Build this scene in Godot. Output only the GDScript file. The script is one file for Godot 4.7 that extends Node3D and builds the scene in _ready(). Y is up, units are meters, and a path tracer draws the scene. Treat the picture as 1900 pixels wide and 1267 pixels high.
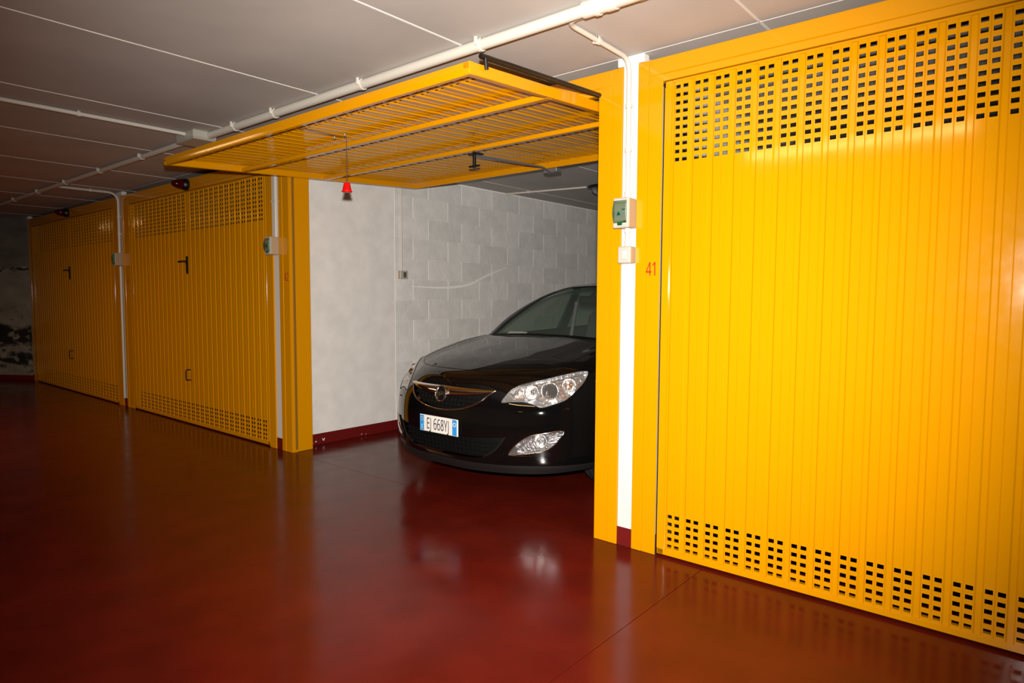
extends Node3D

# Underground garage row: yellow up-and-over doors, one open with a black car inside.
# x runs along the door wall, y up, z out of the wall towards the aisle (wall face at z = 0). Metres.

const PITCH := 0.0983          # width of one pressed steel panel of a door
const DOOR_H := 2.435          # top of the door frames
const CEIL := 2.48
var M := {}                    # materials


# ---------------------------------------------------------------- mesh helpers
class MB:
	var st := SurfaceTool.new()
	var tf := Transform3D()
	var n := 0
	var grp := 1
	func _init():
		st.begin(Mesh.PRIMITIVE_TRIANGLES)
		st.set_smooth_group(-1)
	func flat():
		st.set_smooth_group(-1)
	func smooth():
		grp += 1
		st.set_smooth_group(grp)
	func tri(a: Vector3, b: Vector3, c: Vector3):      # counter-clockwise seen from outside
		st.add_vertex(tf * a)
		st.add_vertex(tf * c)
		st.add_vertex(tf * b)
		n += 1
	func quad(a: Vector3, b: Vector3, c: Vector3, d: Vector3):
		tri(a, b, c)
		tri(a, c, d)
	func done() -> ArrayMesh:
		st.generate_normals()
		return st.commit()
	# a box between two corners, its edges chamfered by ch
	func box(a: Vector3, b: Vector3, ch := 0.0):
		var lo := Vector3(minf(a.x, b.x), minf(a.y, b.y), minf(a.z, b.z))
		var hi := Vector3(maxf(a.x, b.x), maxf(a.y, b.y), maxf(a.z, b.z))
		var c := (lo + hi) * 0.5
		var h := (hi - lo) * 0.5
		ch = minf(ch, minf(h.x, minf(h.y, h.z)) * 0.9)
		flat()
		for ax in 3:
			var u := (ax + 1) % 3
			var v := (ax + 2) % 3
			for s in [-1.0, 1.0]:
				var q := []
				for k in [[-1, -1], [1, -1], [1, 1], [-1, 1]]:
					var p := Vector3()
					p[ax] = h[ax] * s
					p[u] = (h[u] - ch) * k[0]
					p[v] = (h[v] - ch) * k[1]
					q.append(c + p)
				if s > 0:
					quad(q[0], q[1], q[2], q[3])
				else:
					quad(q[3], q[2], q[1], q[0])
		if ch <= 0.0:
			return
		for ax in 3:                                   # edges along ax
			var u := (ax + 1) % 3
			var v := (ax + 2) % 3
			for su in [-1.0, 1.0]:
				for sv in [-1.0, 1.0]:
					var q := []
					for k in [[0, -1], [1, -1], [1, 1], [0, 1]]:
						var p := Vector3()
						p[ax] = (h[ax] - ch) * k[1]
						p[u] = (h[u] - (ch if k[0] == 1 else 0.0)) * su
						p[v] = (h[v] - (0.0 if k[0] == 1 else ch)) * sv
						q.append(c + p)
					if su * sv > 0:
						quad(q[3], q[2], q[1], q[0])
					else:
						quad(q[0], q[1], q[2], q[3])
		for sx in [-1.0, 1.0]:
			for sy in [-1.0, 1.0]:
				for sz in [-1.0, 1.0]:
					var s := Vector3(sx, sy, sz)
					var i := c + Vector3(h.x, h.y - ch, h.z - ch) * s
					var j := c + Vector3(h.x - ch, h.y, h.z - ch) * s
					var k := c + Vector3(h.x - ch, h.y - ch, h.z) * s
					if sx * sy * sz > 0:
						tri(i, j, k)
					else:
						tri(i, k, j)
	# a round bar along a list of points
	func tube(pts: Array, r: float, seg := 10, caps := true):
		smooth()
		var rings := []
		var side := Vector3()
		for i in pts.size():
			var d: Vector3 = (pts[mini(i + 1, pts.size() - 1)] - pts[maxi(i - 1, 0)]).normalized()
			if i == 0:
				side = d.cross(Vector3.UP if absf(d.y) < 0.9 else Vector3.RIGHT).normalized()
			else:
				side = (side - d * side.dot(d)).normalized()
			var up := d.cross(side)
			var ring := []
			for k in seg:
				var t := TAU * k / seg
				ring.append(pts[i] + (side * cos(t) + up * sin(t)) * r)
			rings.append(ring)
		for i in rings.size() - 1:
			for k in seg:
				var k2 := (k + 1) % seg
				quad(rings[i][k], rings[i][k2], rings[i + 1][k2], rings[i + 1][k])
		if caps:
			flat()
			for k in range(1, seg - 1):
				tri(rings[0][0], rings[0][k + 1], rings[0][k])
				var e: Array = rings[-1]
				tri(e[0], e[k], e[k + 1])
	# profile of (radius, height along the local y axis), turned about y
	func lathe(prof: Array, seg := 20, smoothed := true):
		if smoothed:
			smooth()
		else:
			flat()
		for i in prof.size() - 1:
			for k in seg:
				var t0 := TAU * k / seg
				var t1 := TAU * (k + 1) / seg
				var a := Vector3(cos(t0) * prof[i].x, prof[i].y, sin(t0) * prof[i].x)
				var b := Vector3(cos(t1) * prof[i].x, prof[i].y, sin(t1) * prof[i].x)
				var c := Vector3(cos(t1) * prof[i + 1].x, prof[i + 1].y, sin(t1) * prof[i + 1].x)
				var d := Vector3(cos(t0) * prof[i + 1].x, prof[i + 1].y, sin(t0) * prof[i + 1].x)
				if prof[i + 1].x > 1e-6:
					tri(a, d, c)
				if prof[i].x > 1e-6:
					tri(a, c, b)
	# an outline in x, y pulled out from z0 to z1
	func prism(outline: PackedVector2Array, z0: float, z1: float):
		flat()
		var area := 0.0
		var m := outline.size()
		for i in m:
			area += outline[i].cross(outline[(i + 1) % m])
		var o := outline.duplicate()
		if area < 0:
			o.reverse()
		var t := Geometry2D.triangulate_polygon(o)
		for i in range(0, t.size(), 3):
			var a := o[t[i]]
			var b := o[t[i + 1]]
			var c := o[t[i + 2]]
			if (b - a).cross(c - a) < 0:
				var w := b
				b = c
				c = w
			tri(Vector3(a.x, a.y, z1), Vector3(b.x, b.y, z1), Vector3(c.x, c.y, z1))
			tri(Vector3(a.x, a.y, z0), Vector3(c.x, c.y, z0), Vector3(b.x, b.y, z0))
		for i in m:
			var a := o[i]
			var b := o[(i + 1) % m]
			quad(Vector3(a.x, a.y, z0), Vector3(b.x, b.y, z0), Vector3(b.x, b.y, z1), Vector3(a.x, a.y, z1))
	# a grid of points, rows by columns
	func sheet(g: Array, flip := false):
		smooth()
		for i in g.size() - 1:
			for j in g[i].size() - 1:
				if flip:
					quad(g[i][j], g[i + 1][j], g[i + 1][j + 1], g[i][j + 1])
				else:
					quad(g[i][j], g[i][j + 1], g[i + 1][j + 1], g[i + 1][j])


func part(called: String, mesh: Mesh, m: Material, parent: Node, label := "") -> MeshInstance3D:
	var o := MeshInstance3D.new()
	o.name = called
	o.mesh = mesh
	o.material_override = m
	parent.add_child(o, true)
	if label:
		o.set_meta("label", label)
	return o


func thing(called: String, label: String, category: String, at := Vector3.ZERO, kind := "", group := "") -> Node3D:
	var o := Node3D.new()
	o.name = called
	o.position = at
	add_child(o, true)
	tag(o, label, category, kind, group)
	return o


func tag(o: Node, label: String, category := "", kind := "", group := ""):
	o.set_meta("label", label)
	if category:
		o.set_meta("category", category)
	if kind:
		o.set_meta("kind", kind)
	if group:
		o.set_meta("group", group)


func box_mesh(a: Vector3, b: Vector3, ch := 0.0) -> ArrayMesh:
	var b_ := MB.new()
	b_.box(a, b, ch)
	return b_.done()


func tube_mesh(pts: Array, r: float, seg := 10) -> ArrayMesh:
	var b_ := MB.new()
	b_.tube(pts, r, seg)
	return b_.done()


# round the corners of a polyline
func bent(pts: Array, r: float, steps := 6) -> Array:
	var out := [pts[0]]
	for i in range(1, pts.size() - 1):
		var a: Vector3 = pts[i] + (pts[i - 1] - pts[i]).normalized() * r
		var b: Vector3 = pts[i] + (pts[i + 1] - pts[i]).normalized() * r
		for k in steps + 1:
			var t := float(k) / steps
			out.append(a.lerp(pts[i], t).lerp(pts[i].lerp(b, t), t))
	out.append(pts[-1])
	return out


# ---------------------------------------------------------------- materials
func mat(col: Color, rough: float, metal := 0.0) -> StandardMaterial3D:
	var m := StandardMaterial3D.new()
	m.albedo_color = col
	m.roughness = rough
	m.metallic = metal
	return m


func noise_image(size: int, freq: float, octaves: int, sd: int, f: Callable) -> ImageTexture:
	var nz := FastNoiseLite.new()
	nz.seed = sd
	nz.frequency = freq
	nz.fractal_octaves = octaves
	var im := nz.get_seamless_image(size, size)
	var out := Image.create(size, size, false, Image.FORMAT_RGB8)
	for y in size:
		for x in size:
			out.set_pixel(x, y, f.call(im.get_pixel(x, y).r))
	return ImageTexture.create_from_image(out)


func bumps(size: int, freq: float, octaves: int, sd: int, strength: float) -> ImageTexture:
	var nz := FastNoiseLite.new()
	nz.seed = sd
	nz.frequency = freq
	nz.fractal_octaves = octaves
	var im := nz.get_seamless_image(size, size)
	im.convert(Image.FORMAT_RGBA8)
	im.bump_map_to_normal_map(strength)
	return ImageTexture.create_from_image(im)


func triplanar(m: StandardMaterial3D, scale: float):
	m.uv1_triplanar = true
	m.uv1_world_triplanar = true
	m.uv1_scale = Vector3.ONE * scale


func grey(v: float) -> Color:
	return Color(v, v, v)


func make_materials():
	var y := mat(Color(0.81, 0.545, 0.006), 0.27)
	y.normal_enabled = true
	y.normal_texture = bumps(256, 0.02, 3, 4, 1.2)
	y.normal_scale = 0.014
	triplanar(y, 2.3)
	y.roughness_texture = noise_image(256, 0.02, 4, 9, func(v): return grey(clampf(0.7 + v * 0.35, 0, 1)))
	y.roughness = 0.105
	M.yellow = y
	var fl := mat(Color(0.355, 0.09, 0.052), 0.22)
	fl.metallic_specular = 0.28
	fl.albedo_texture = noise_image(512, 0.008, 5, 3, func(v): return grey(clampf(0.86 + v * 0.18, 0, 1)))
	fl.roughness_texture = noise_image(512, 0.012, 5, 7, func(v): return grey(clampf(0.6 + v * 0.5, 0, 1)))
	fl.normal_enabled = true
	fl.normal_texture = bumps(512, 0.015, 4, 21, 1.5)
	fl.normal_scale = 0.05
	triplanar(fl, 0.55)
	M.floor = fl
	M.joint = mat(Color(0.13, 0.06, 0.05), 0.8)
	var ce := mat(Color(0.735, 0.715, 0.70), 0.9)
	ce.albedo_texture = noise_image(512, 0.006, 4, 31, func(v): return grey(clampf(0.94 + v * 0.07, 0, 1)))
	triplanar(ce, 0.4)
	M.ceiling = ce
	M.seam = mat(Color(0.86, 0.85, 0.83), 0.9)
	var wh := mat(Color(0.90, 0.895, 0.885), 0.8)
	wh.albedo_texture = noise_image(512, 0.01, 5, 41, func(v): return grey(clampf(0.95 + v * 0.06, 0, 1)))
	wh.normal_enabled = true
	wh.normal_texture = bumps(256, 0.05, 4, 42, 2.0)
	wh.normal_scale = 0.12
	triplanar(wh, 0.8)
	M.white = wh
	M.mortar = mat(Color(0.965, 0.96, 0.95), 0.9)
	for k in 3:
		var b := mat(Color(0.875, 0.875, 0.87) * (0.985 + 0.02 * k), 0.9)
		b.albedo_color.a = 1.0
		b.albedo_texture = wh.albedo_texture
		b.normal_enabled = true
		b.normal_texture = bumps(256, 0.06, 4, 50 + k, 3.0)
		b.normal_scale = 0.15
		triplanar(b, 0.9)
		M["block%d" % k] = b
	M.skirting = mat(Color(0.38, 0.055, 0.05), 0.45)
	M.concrete = mat(Color(0.42, 0.40, 0.38), 0.9)
	M.bare = mat(Color(0.34, 0.33, 0.32), 0.95)
	M.shade_strip = mat(Color(0.52, 0.35, 0.02), 0.6)  # darkened door yellow: shade of the jamb groove put into colour
	M.white_dull = mat(Color(0.80, 0.797, 0.79), 0.75)
	M.pvc = mat(Color(0.80, 0.785, 0.75), 0.38)
	M.box_white = mat(Color(0.68, 0.67, 0.63), 0.4)
	M.box_beige = mat(Color(0.65, 0.565, 0.46), 0.45)
	M.black = mat(Color(0.025, 0.025, 0.025), 0.4)
	M.iron = mat(Color(0.05, 0.045, 0.04), 0.45, 0.3)
	M.red_paint = mat(Color(0.62, 0.035, 0.01), 0.5)
	M.red_plastic = mat(Color(0.85, 0.03, 0.04), 0.35)
	M.grey_rubber = mat(Color(0.36, 0.32, 0.28), 0.6)
	M.cord = mat(Color(0.34, 0.24, 0.17), 0.8)
	M.galv = mat(Color(0.55, 0.55, 0.56), 0.45, 0.6)
	M.green_window = mat(Color(0.20, 0.58, 0.40, 0.5), 0.05)
	M.green_window.transparency = BaseMaterial3D.TRANSPARENCY_ALPHA
	M.breaker_face = mat(Color(0.80, 0.82, 0.80), 0.5)
	M.beacon = mat(Color(0.24, 0.02, 0.01), 0.12)
	M.beacon.metallic_specular = 0.3
	M.paint = mat(Color(0.035, 0.035, 0.037), 0.6)
	M.paint.metallic_specular = 0.0
	M.paint.clearcoat_enabled = true
	M.paint.clearcoat = 1.0
	M.paint.clearcoat_roughness = 0.03
	M.plastic = mat(Color(0.075, 0.075, 0.078), 0.55)
	M.trim_black = mat(Color(0.05, 0.05, 0.05), 0.6)
	M.trim_black.metallic_specular = 0.25
	M.chrome = mat(Color(0.90, 0.90, 0.90), 0.07, 1.0)
	M.reflector = mat(Color(0.93, 0.94, 0.95), 0.24, 1.0)
	M.reflector.normal_enabled = true
	M.reflector.normal_texture = bumps(256, 0.03, 2, 77, 6.0)
	M.reflector.normal_scale = 0.7
	triplanar(M.reflector, 6.0)
	M.reflector_dim = M.reflector.duplicate()
	M.reflector_dim.albedo_color = Color(0.62, 0.62, 0.64)
	M.lens = mat(Color(1, 1, 1, 0.05), 0.0)
	M.lens.transparency = BaseMaterial3D.TRANSPARENCY_ALPHA
	M.glass = mat(Color(0.80, 0.92, 0.86, 0.06), 0.0)
	M.glass.metallic_specular = 0.2
	M.glass.transparency = BaseMaterial3D.TRANSPARENCY_ALPHA
	M.glass_side = mat(Color(0.16, 0.30, 0.24, 0.62), 0.0)
	M.glass_side.metallic_specular = 0.3
	M.glass_side.transparency = BaseMaterial3D.TRANSPARENCY_ALPHA
	M.tyre = mat(Color(0.06, 0.06, 0.06), 0.8)
	M.alloy = mat(Color(0.6, 0.6, 0.62), 0.3, 0.9)
	M.cloth = mat(Color(0.10, 0.10, 0.105), 0.95)
	M.belt = mat(Color(0.30, 0.30, 0.31), 0.8)
	M.plate_white = mat(Color(0.93, 0.93, 0.92), 0.35)
	M.plate_blue = mat(Color(0.20, 0.60, 0.90), 0.35)
	M.ink = mat(Color(0.03, 0.03, 0.04), 0.5)
	M.yellow_print = mat(Color(0.95, 0.85, 0.2), 0.5)
	M.paper = mat(Color(0.66, 0.69, 0.67), 0.8)
	M.amber = mat(Color(0.62, 0.42, 0.22), 0.2, 0.8)
	M.lamp_glow = mat(Color(1.0, 0.86, 0.66), 0.5)
	M.lamp_glow.emission_enabled = true
	M.lamp_glow.emission = Color(1.0, 0.80, 0.55)
	M.lamp_glow.emission_energy_multiplier = 8.0


# ---------------------------------------------------------------- light
func warm_lamp(at: Vector3, label: String, power: float):
	# surface-mounted ceiling lamp: metal tray, glowing diffuser, and its light just below
	var t := thing("ceiling_lamp", label, "lamp", at, "", "ceiling lamps of the aisle")
	part("base", box_mesh(Vector3(-0.77, -0.035, -0.07), Vector3(0.77, 0, 0.07), 0.01), M.box_white, t)
	part("diffuser", box_mesh(Vector3(-0.75, -0.075, -0.055), Vector3(0.75, -0.036, 0.055), 0.015), M.lamp_glow, t)
	var l := AreaLight3D.new()
	l.name = "lamp_light"
	l.area_size = Vector2(1.45, 0.07)
	l.light_color = Color(1.0, 0.80, 0.54)
	l.light_energy = power
	l.shadow_enabled = true
	l.position = Vector3(0, -0.085, 0)
	l.rotation.x = -PI / 2
	t.add_child(l)


func _ready():
	# camera
	var cam := Camera3D.new()
	cam.name = "camera"
	cam.position = Vector3(1.7374, 1.2815, 2.9216)
	cam.basis = Basis(Vector3.UP, 0.69911) * Basis(Vector3.RIGHT, -0.065661) * Basis(Vector3.BACK, 0.0040866)
	cam.fov = 55.05
	cam.near = 0.05
	cam.far = 100.0
	add_child(cam)
	cam.make_current()
	# environment: a closed basement, nothing outside
	var we := WorldEnvironment.new()
	we.name = "environment"
	var env := Environment.new()
	env.background_mode = Environment.BG_COLOR
	env.background_color = Color(0, 0, 0)
	env.tonemap_mode = Environment.TONE_MAPPER_LINEAR
	env.tonemap_exposure = 1.0
	env.sdfgi_enabled = true
	env.ssao_enabled = true
	env.ssil_enabled = true
	we.environment = env
	add_child(we)
	# the photographer's flash, just above the lens and aimed with it
	var fl := SpotLight3D.new()
	fl.name = "camera_flash"
	fl.position = cam.position + cam.basis * Vector3(0.0, 0.14, 0.02)
	fl.basis = cam.basis * Basis(Vector3.UP, deg_to_rad(-0.5)) * Basis(Vector3.RIGHT, deg_to_rad(0.3))
	fl.light_color = Color(1.0, 0.97, 0.93)
	fl.light_energy = 29.0
	fl.light_size = 0.03
	fl.spot_angle = 48.5
	fl.spot_angle_attenuation = 1.0
	fl.spot_range = 40.0
	fl.spot_attenuation = 2.0
	fl.shadow_enabled = true
	add_child(fl)
	make_materials()
	warm_lamp(Vector3(0.5, CEIL, 2.3), "long ceiling lamp above the aisle in front of the door numbered 41", 1.4)
	warm_lamp(Vector3(-5.9, CEIL, 3.0), "long ceiling lamp above the aisle across from the two far closed doors", 4.2)
	build_room()
	build_doors()
	build_pipes()
	build_car()


# ---------------------------------------------------------------- the room
func struct(called: String, mesh: Mesh, m: Material, label: String) -> MeshInstance3D:
	var o := part(called, mesh, m, self)
	tag(o, label, "", "structure")
	return o


func build_room():
	# floor: a dark bed, painted slabs on it with saw-cut joints between them
	var f := struct("floor", box_mesh(Vector3(-21, -0.20, -5.8), Vector3(8.2, -0.012, 6.3)), M.joint, "glossy dark red painted concrete floor of the aisle and garages")
	var j := 0.0016
	for r in [[-21.0, 0.478, 0.005, 6.3], [0.478, 8.2, 0.005, 6.3], [-21.0, -6.62, -5.8, 0.005], [-6.62, -3.27, -5.8, 0.005], [-3.27, 0.043, -5.8, 0.005], [0.043, 3.4, -5.8, 0.005], [3.4, 8.2, -5.8, 0.005]]:
		part("slab", box_mesh(Vector3(r[0] + j, -0.10, r[2] + j), Vector3(r[1] - j, 0, r[3] - j)), M.floor, f)
	# ceiling: precast slabs with raised filler lines between them
	var c := struct("ceiling", box_mesh(Vector3(-21, CEIL + 0.14, -5.8), Vector3(8.2, CEIL + 0.3, 6.3)), M.concrete, "low off-white ceiling of precast concrete slabs with pale joint lines")
	var xs := [-21.0]
	for k in range(15, -7, -1):
		xs.append(-0.51 - 1.185 * k)
	xs.append(8.2)
	var rg := RandomNumberGenerator.new()
	rg.seed = 5
	for k in xs.size() - 1:
		part("slab", box_mesh(Vector3(xs[k] + 0.003, CEIL, -5.8), Vector3(xs[k + 1] - 0.003, CEIL + 0.139, 6.3), 0.005), M.ceiling, c)
		if k > 0:
			var b := MB.new()
			var z := -5.6
			while z < 6.0:
				var l := rg.randf_range(0.25, 0.6)
				var w := rg.randf_range(0.0035, 0.0065)
				b.box(Vector3(xs[k] - w, CEIL - 0.0025, z), Vector3(xs[k] + w, CEIL + 0.05, z + l))
				z += l
			part("seam", b.done(), M.seam, c, "pale filler line")
	# partitions between the garages, with the white strip that shows between the door frames
	var parts := [[-6.673, -6.57, "second from the far end"], [-3.321, -3.228, "left of the open garage"], [0.0, 0.087, "right of the open garage"], [3.337, 3.43, "beyond the door numbered 41"], [-10.33, -10.235, "at the far end of the row"]]
	for k in parts.size():
		var p: Array = parts[k]
		var w := struct("wall_partition_%d" % (k + 1), box_mesh(Vector3(p[0], 0, -5.6), Vector3(p[1], CEIL, -0.06)), M.white if k == 2 else M.bare, "narrow white painted end of the partition wall " + p[2])
		part("end_face", box_mesh(Vector3(p[0], 0, -0.06), Vector3(p[1], CEIL, -0.006), 0.002), M.white_dull, w, "white painted end")
		part("skirting", box_mesh(Vector3(p[0] - 0.001, 0.0, -0.2), Vector3(p[1] + 0.001, 0.097, -0.003), 0.001), M.skirting, w, "dark red painted foot")
		part("head_plate", box_mesh(Vector3(p[0] - 0.03, DOOR_H + 0.003, -0.05), Vector3(p[1] + 0.03, CEIL, 0.004), 0.003), M.white, w, "white bolted plate under the ceiling")
	var bl := MB.new()
	var cl := MB.new()
	for q in [[-10.235, -6.673], [-6.57, -3.321], [-3.228, 0.0], [0.087, 3.337], [3.43, 8.2]]:
		bl.box(Vector3(q[0], DOOR_H - 0.05, -0.34), Vector3(q[1], CEIL, -0.17))
		if q[1] < 5.0:
			cl.box(Vector3(q[0], CEIL - 0.002, -0.003), Vector3(q[1], CEIL + 0.01, 0.001), 0.0005)
	struct("trim_1", bl.done(), M.ceiling, "recessed strip of wall between the door frames and the ceiling")
	part("caulk", cl.done(), M.seam, c, "pale caulk line above the doors")
	struct("wall_back", box_mesh(Vector3(-21, 0, -5.8), Vector3(8.2, CEIL, -5.6)), M.white, "back wall of the garages")
	struct("wall_opposite", box_mesh(Vector3(-21, 0, 6.1), Vector3(8.2, CEIL, 6.3)), M.white, "plain wall across the aisle")
	struct("wall_right", box_mesh(Vector3(8.0, 0, -5.6), Vector3(8.2, CEIL, 6.1)), M.white, "end wall of the aisle on the near side")
	struct("wall_front", box_mesh(Vector3(3.43, 0, -0.2), Vector3(8.0, CEIL, 0.0)), M.white, "wall after the last door of the row")
	# left wall of the open garage: a smooth pier, then rows of concrete blocks
	var wx := -3.197
	var wl := struct("wall_left", box_mesh(Vector3(-3.229, 0, -5.6), Vector3(wx - 0.002, CEIL, -0.2)), M.mortar, "white painted side wall of the open garage, smooth pier then concrete blocks")
	part("pier", box_mesh(Vector3(-3.229, 0, -1.192), Vector3(wx, CEIL, -0.198), 0.004), M.white, wl, "smooth plastered pier")
	var row := 0.201
	for k in 13:
		var y0: float = maxf(0.0, 0.055 + row * (k - 1)) + 0.0012
		var y1: float = minf(CEIL, 0.055 + row * k) - 0.0003
		var z := -1.426 if k % 2 == 1 else -1.631
		var z1 := -1.194
		var n := 0
		while z1 > -5.59:
			var z0 := maxf(z, -5.598)
			part("block", box_mesh(Vector3(wx - 0.03, y0, z0 + 0.004), Vector3(wx, y1, z1 - 0.004), 0.0008), M["block%d" % ((k * 5 + n * 7) % 3)], wl)
			z1 = z0
			z -= 0.4775
			n += 1
	var sc := MB.new()
	var sp := along([Vector3(wx + 0.0002, 1.395, -1.40), Vector3(wx + 0.0002, 1.39, -1.85), Vector3(wx + 0.0002, 1.425, -2.2), Vector3(wx + 0.0002, 1.53, -2.5), Vector3(wx + 0.0002, 1.64, -2.85)], 8, false)
	var sg := []
	for k in sp.size():
		var hw := 0.010 * sin(PI * clampf(k / float(sp.size() - 1), 0.03, 0.97)) + 0.003
		sg.append([sp[k] + Vector3(0, hw, 0), sp[k] + Vector3(0.0004, 0, 0), sp[k] - Vector3(0, hw, 0)])
	sc.sheet(sg, true)
	part("scuff", sc.done(), M.mortar, wl, "pale curved scuff across the blocks")
	var sk := MB.new()
	sk.box(Vector3(wx - 0.01, 0, -5.59), Vector3(wx + 0.004, 0.0965, -0.2), 0.002)
	var bs := struct("baseboard_left", sk.done(), M.skirting, "dark red painted skirting of the open garage with chipped spots")
	var cm := MB.new()
	for q in [[0.02, -0.235, 0.006], [0.025, -0.262, 0.005], [0.03, -0.295, 0.008], [0.034, -0.372, 0.010], [0.045, -0.38, 0.006], [0.046, -0.36, 0.005], [0.02, -0.78, 0.006], [0.015, -0.83, 0.004]]:
		cm.tf = Transform3D(Basis(Vector3.UP, PI / 2), Vector3(wx + 0.004, q[0], q[1]))
		cm.prism(chip_outline(q[2]), 0.0, 0.0006)
	part("paint_chip", cm.done(), M.mortar, bs, "spots of chipped paint").set_meta("kind", "stuff")
	# slanting wall at the far end of the aisle, stained by damp
	var d := Vector3(-0.85, 0, 0.527).normalized()
	var nrm := Vector3(d.z, 0, -d.x)
	var p0 := Vector3(-10.265, 0, -0.03)
	var L := 11.6
	var st := SurfaceTool.new()
	st.begin(Mesh.PRIMITIVE_TRIANGLES)
	st.set_smooth_group(-1)
	var corner := func(p: Vector3, u: float, v: float):
		st.set_uv(Vector2(u, v))
		st.add_vertex(p)
	var t_ := -nrm * 0.2
	# face to the aisle
	var a := p0
	var b2 := p0 + d * L
	var up := Vector3.UP * CEIL
	for q in [[a, b2, b2 + up, a + up, 1], [a + t_, b2 + t_, b2 + t_ + up, a + t_ + up, -1]]:
		var uv := [Vector2(0, 1), Vector2(1, 1), Vector2(1, 0), Vector2(0, 0)]
		for tri in ([[0, 1, 2], [0, 2, 3]] if q[4] < 0 else [[0, 2, 1], [0, 3, 2]]):
			for i in tri:
				corner.call(q[i], uv[i].x, uv[i].y)
	for q in [[a, a + t_, a + t_ + up, a + up], [b2, b2 + t_, b2 + t_ + up, b2 + up], [a + up, b2 + up, b2 + t_ + up, a + t_ + up]]:
		for i in [0, 1, 2, 0, 2, 3]:
			corner.call(q[i], 0.01, 0.3)
	st.generate_normals()
	var wm := mat(Color(1, 1, 1), 0.9)
	wm.albedo_texture = damp_image()
	var we := struct("wall_end", st.commit(), wm, "dim white wall closing the aisle, black with damp low down")
	var sb := MB.new()
	sb.tf = Transform3D(Basis(d, Vector3.UP, d.cross(Vector3.UP)), p0)
	sb.box(Vector3(0, 0, -0.012), Vector3(L, 0.075, 0.012), 0.002)
	part("skirting", sb.done(), M.skirting, we, "dark red skirting")


func chip_outline(r: float) -> PackedVector2Array:
	return PackedVector2Array([Vector2(-r, -r * 0.3), Vector2(-r * 0.1, -r * 0.55), Vector2(r, -r * 0.2), Vector2(r * 0.7, r * 0.5), Vector2(-r * 0.4, r * 0.6)])


func damp_image() -> ImageTexture:
	# plaster with blackened, flaking bands: colour only
	var w := 1024
	var h := 256
	var nz := FastNoiseLite.new()
	nz.seed = 12
	nz.frequency = 0.02
	nz.fractal_octaves = 5
	var im := Image.create(w, h, false, Image.FORMAT_RGB8)
	for py in h:
		var y := CEIL * (1.0 - (py + 0.5) / h)
		for px in w:
			var n := nz.get_noise_2d(px * 0.9, py * 1.6)
			var n2 := nz.get_noise_2d(px * 2.2 + 500, py * 3.0)
			var k := 0.0
			k = maxf(k, smoothstep(0.10, 0.0, absf(y - 0.70 + n * 0.12) - 0.09) * smoothstep(-0.35, 0.1, n2 + 0.15))
			k = maxf(k, smoothstep(0.07, 0.0, absf(y - 0.30 + n * 0.15) - 0.05) * smoothstep(-0.3, 0.15, n2 + 0.1))
			k = maxf(k, smoothstep(0.03, 0.0, absf(y - 1.70 + n * 0.10) - 0.006) * smoothstep(-0.1, 0.2, n2))
			k = maxf(k, 0.6 * smoothstep(0.25, 0.45, n2) * smoothstep(1.4, 0.4, y))
			var base := 0.55 + n * 0.10 - (0.10 if y > 1.7 + n * 0.1 else 0.0)
			var c := Color(base, base * 0.985, base * 0.95).lerp(Color(0.06, 0.06, 0.055), k * 0.92)
			im.set_pixel(px, py, c)
	return ImageTexture.create_from_image(im)


# ---------------------------------------------------------------- the doors
# one pressed steel panel, h tall, with two columns of ventilation holes at its foot and, if wanted, at its head
func panel_mesh(h: float, top: bool) -> ArrayMesh:
	var b := MB.new()
	var q := PITCH / 2
	var dz := -0.005
	var prof := [Vector2(-q, dz), Vector2(-0.0405, dz), Vector2(-0.0350, 0), Vector2(-0.0312, 0), Vector2(-0.0072, 0), Vector2(-0.0022, 0), Vector2(0, -0.002), Vector2(0.0022, 0), Vector2(0.0072, 0), Vector2(0.0312, 0), Vector2(0.0350, 0), Vector2(0.0405, dz), Vector2(q, dz)]
	var rows := []
	for k in 5:
		rows.append(0.0605 - 0.039 + 0.0374 * k)
	if top:
		for k in 10:
			rows.append(2.282 - 0.039 - 0.0376 * (9 - k))
	for i in prof.size() - 1:
		var a: Vector2 = prof[i]
		var c: Vector2 = prof[i + 1]
		var ys := [0.0]
		if i == 3 or i == 8:
			for r in rows:
				ys.append(r - 0.0088)
				ys.append(r + 0.0088)
		ys.append(h)
		for k in range(0, ys.size(), 2):
			b.quad(Vector3(a.x, ys[k], a.y), Vector3(c.x, ys[k], c.y), Vector3(c.x, ys[k + 1], c.y), Vector3(a.x, ys[k + 1], a.y))
		if i == 3 or i == 8:
			var t := 0.0012                         # folded-in lips of the punched holes
			for r in rows:
				var y0: float = r - 0.0088
				var y1: float = r + 0.0088
				var e := [Vector3(a.x, y0, 0), Vector3(c.x, y0, 0), Vector3(c.x, y1, 0), Vector3(a.x, y1, 0)]
				for s in 4:
					var u: Vector3 = e[s]
					var v: Vector3 = e[(s + 1) % 4]
					b.quad(u, u - Vector3(0, 0, t), v - Vector3(0, 0, t), v)
	return b.done()


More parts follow.
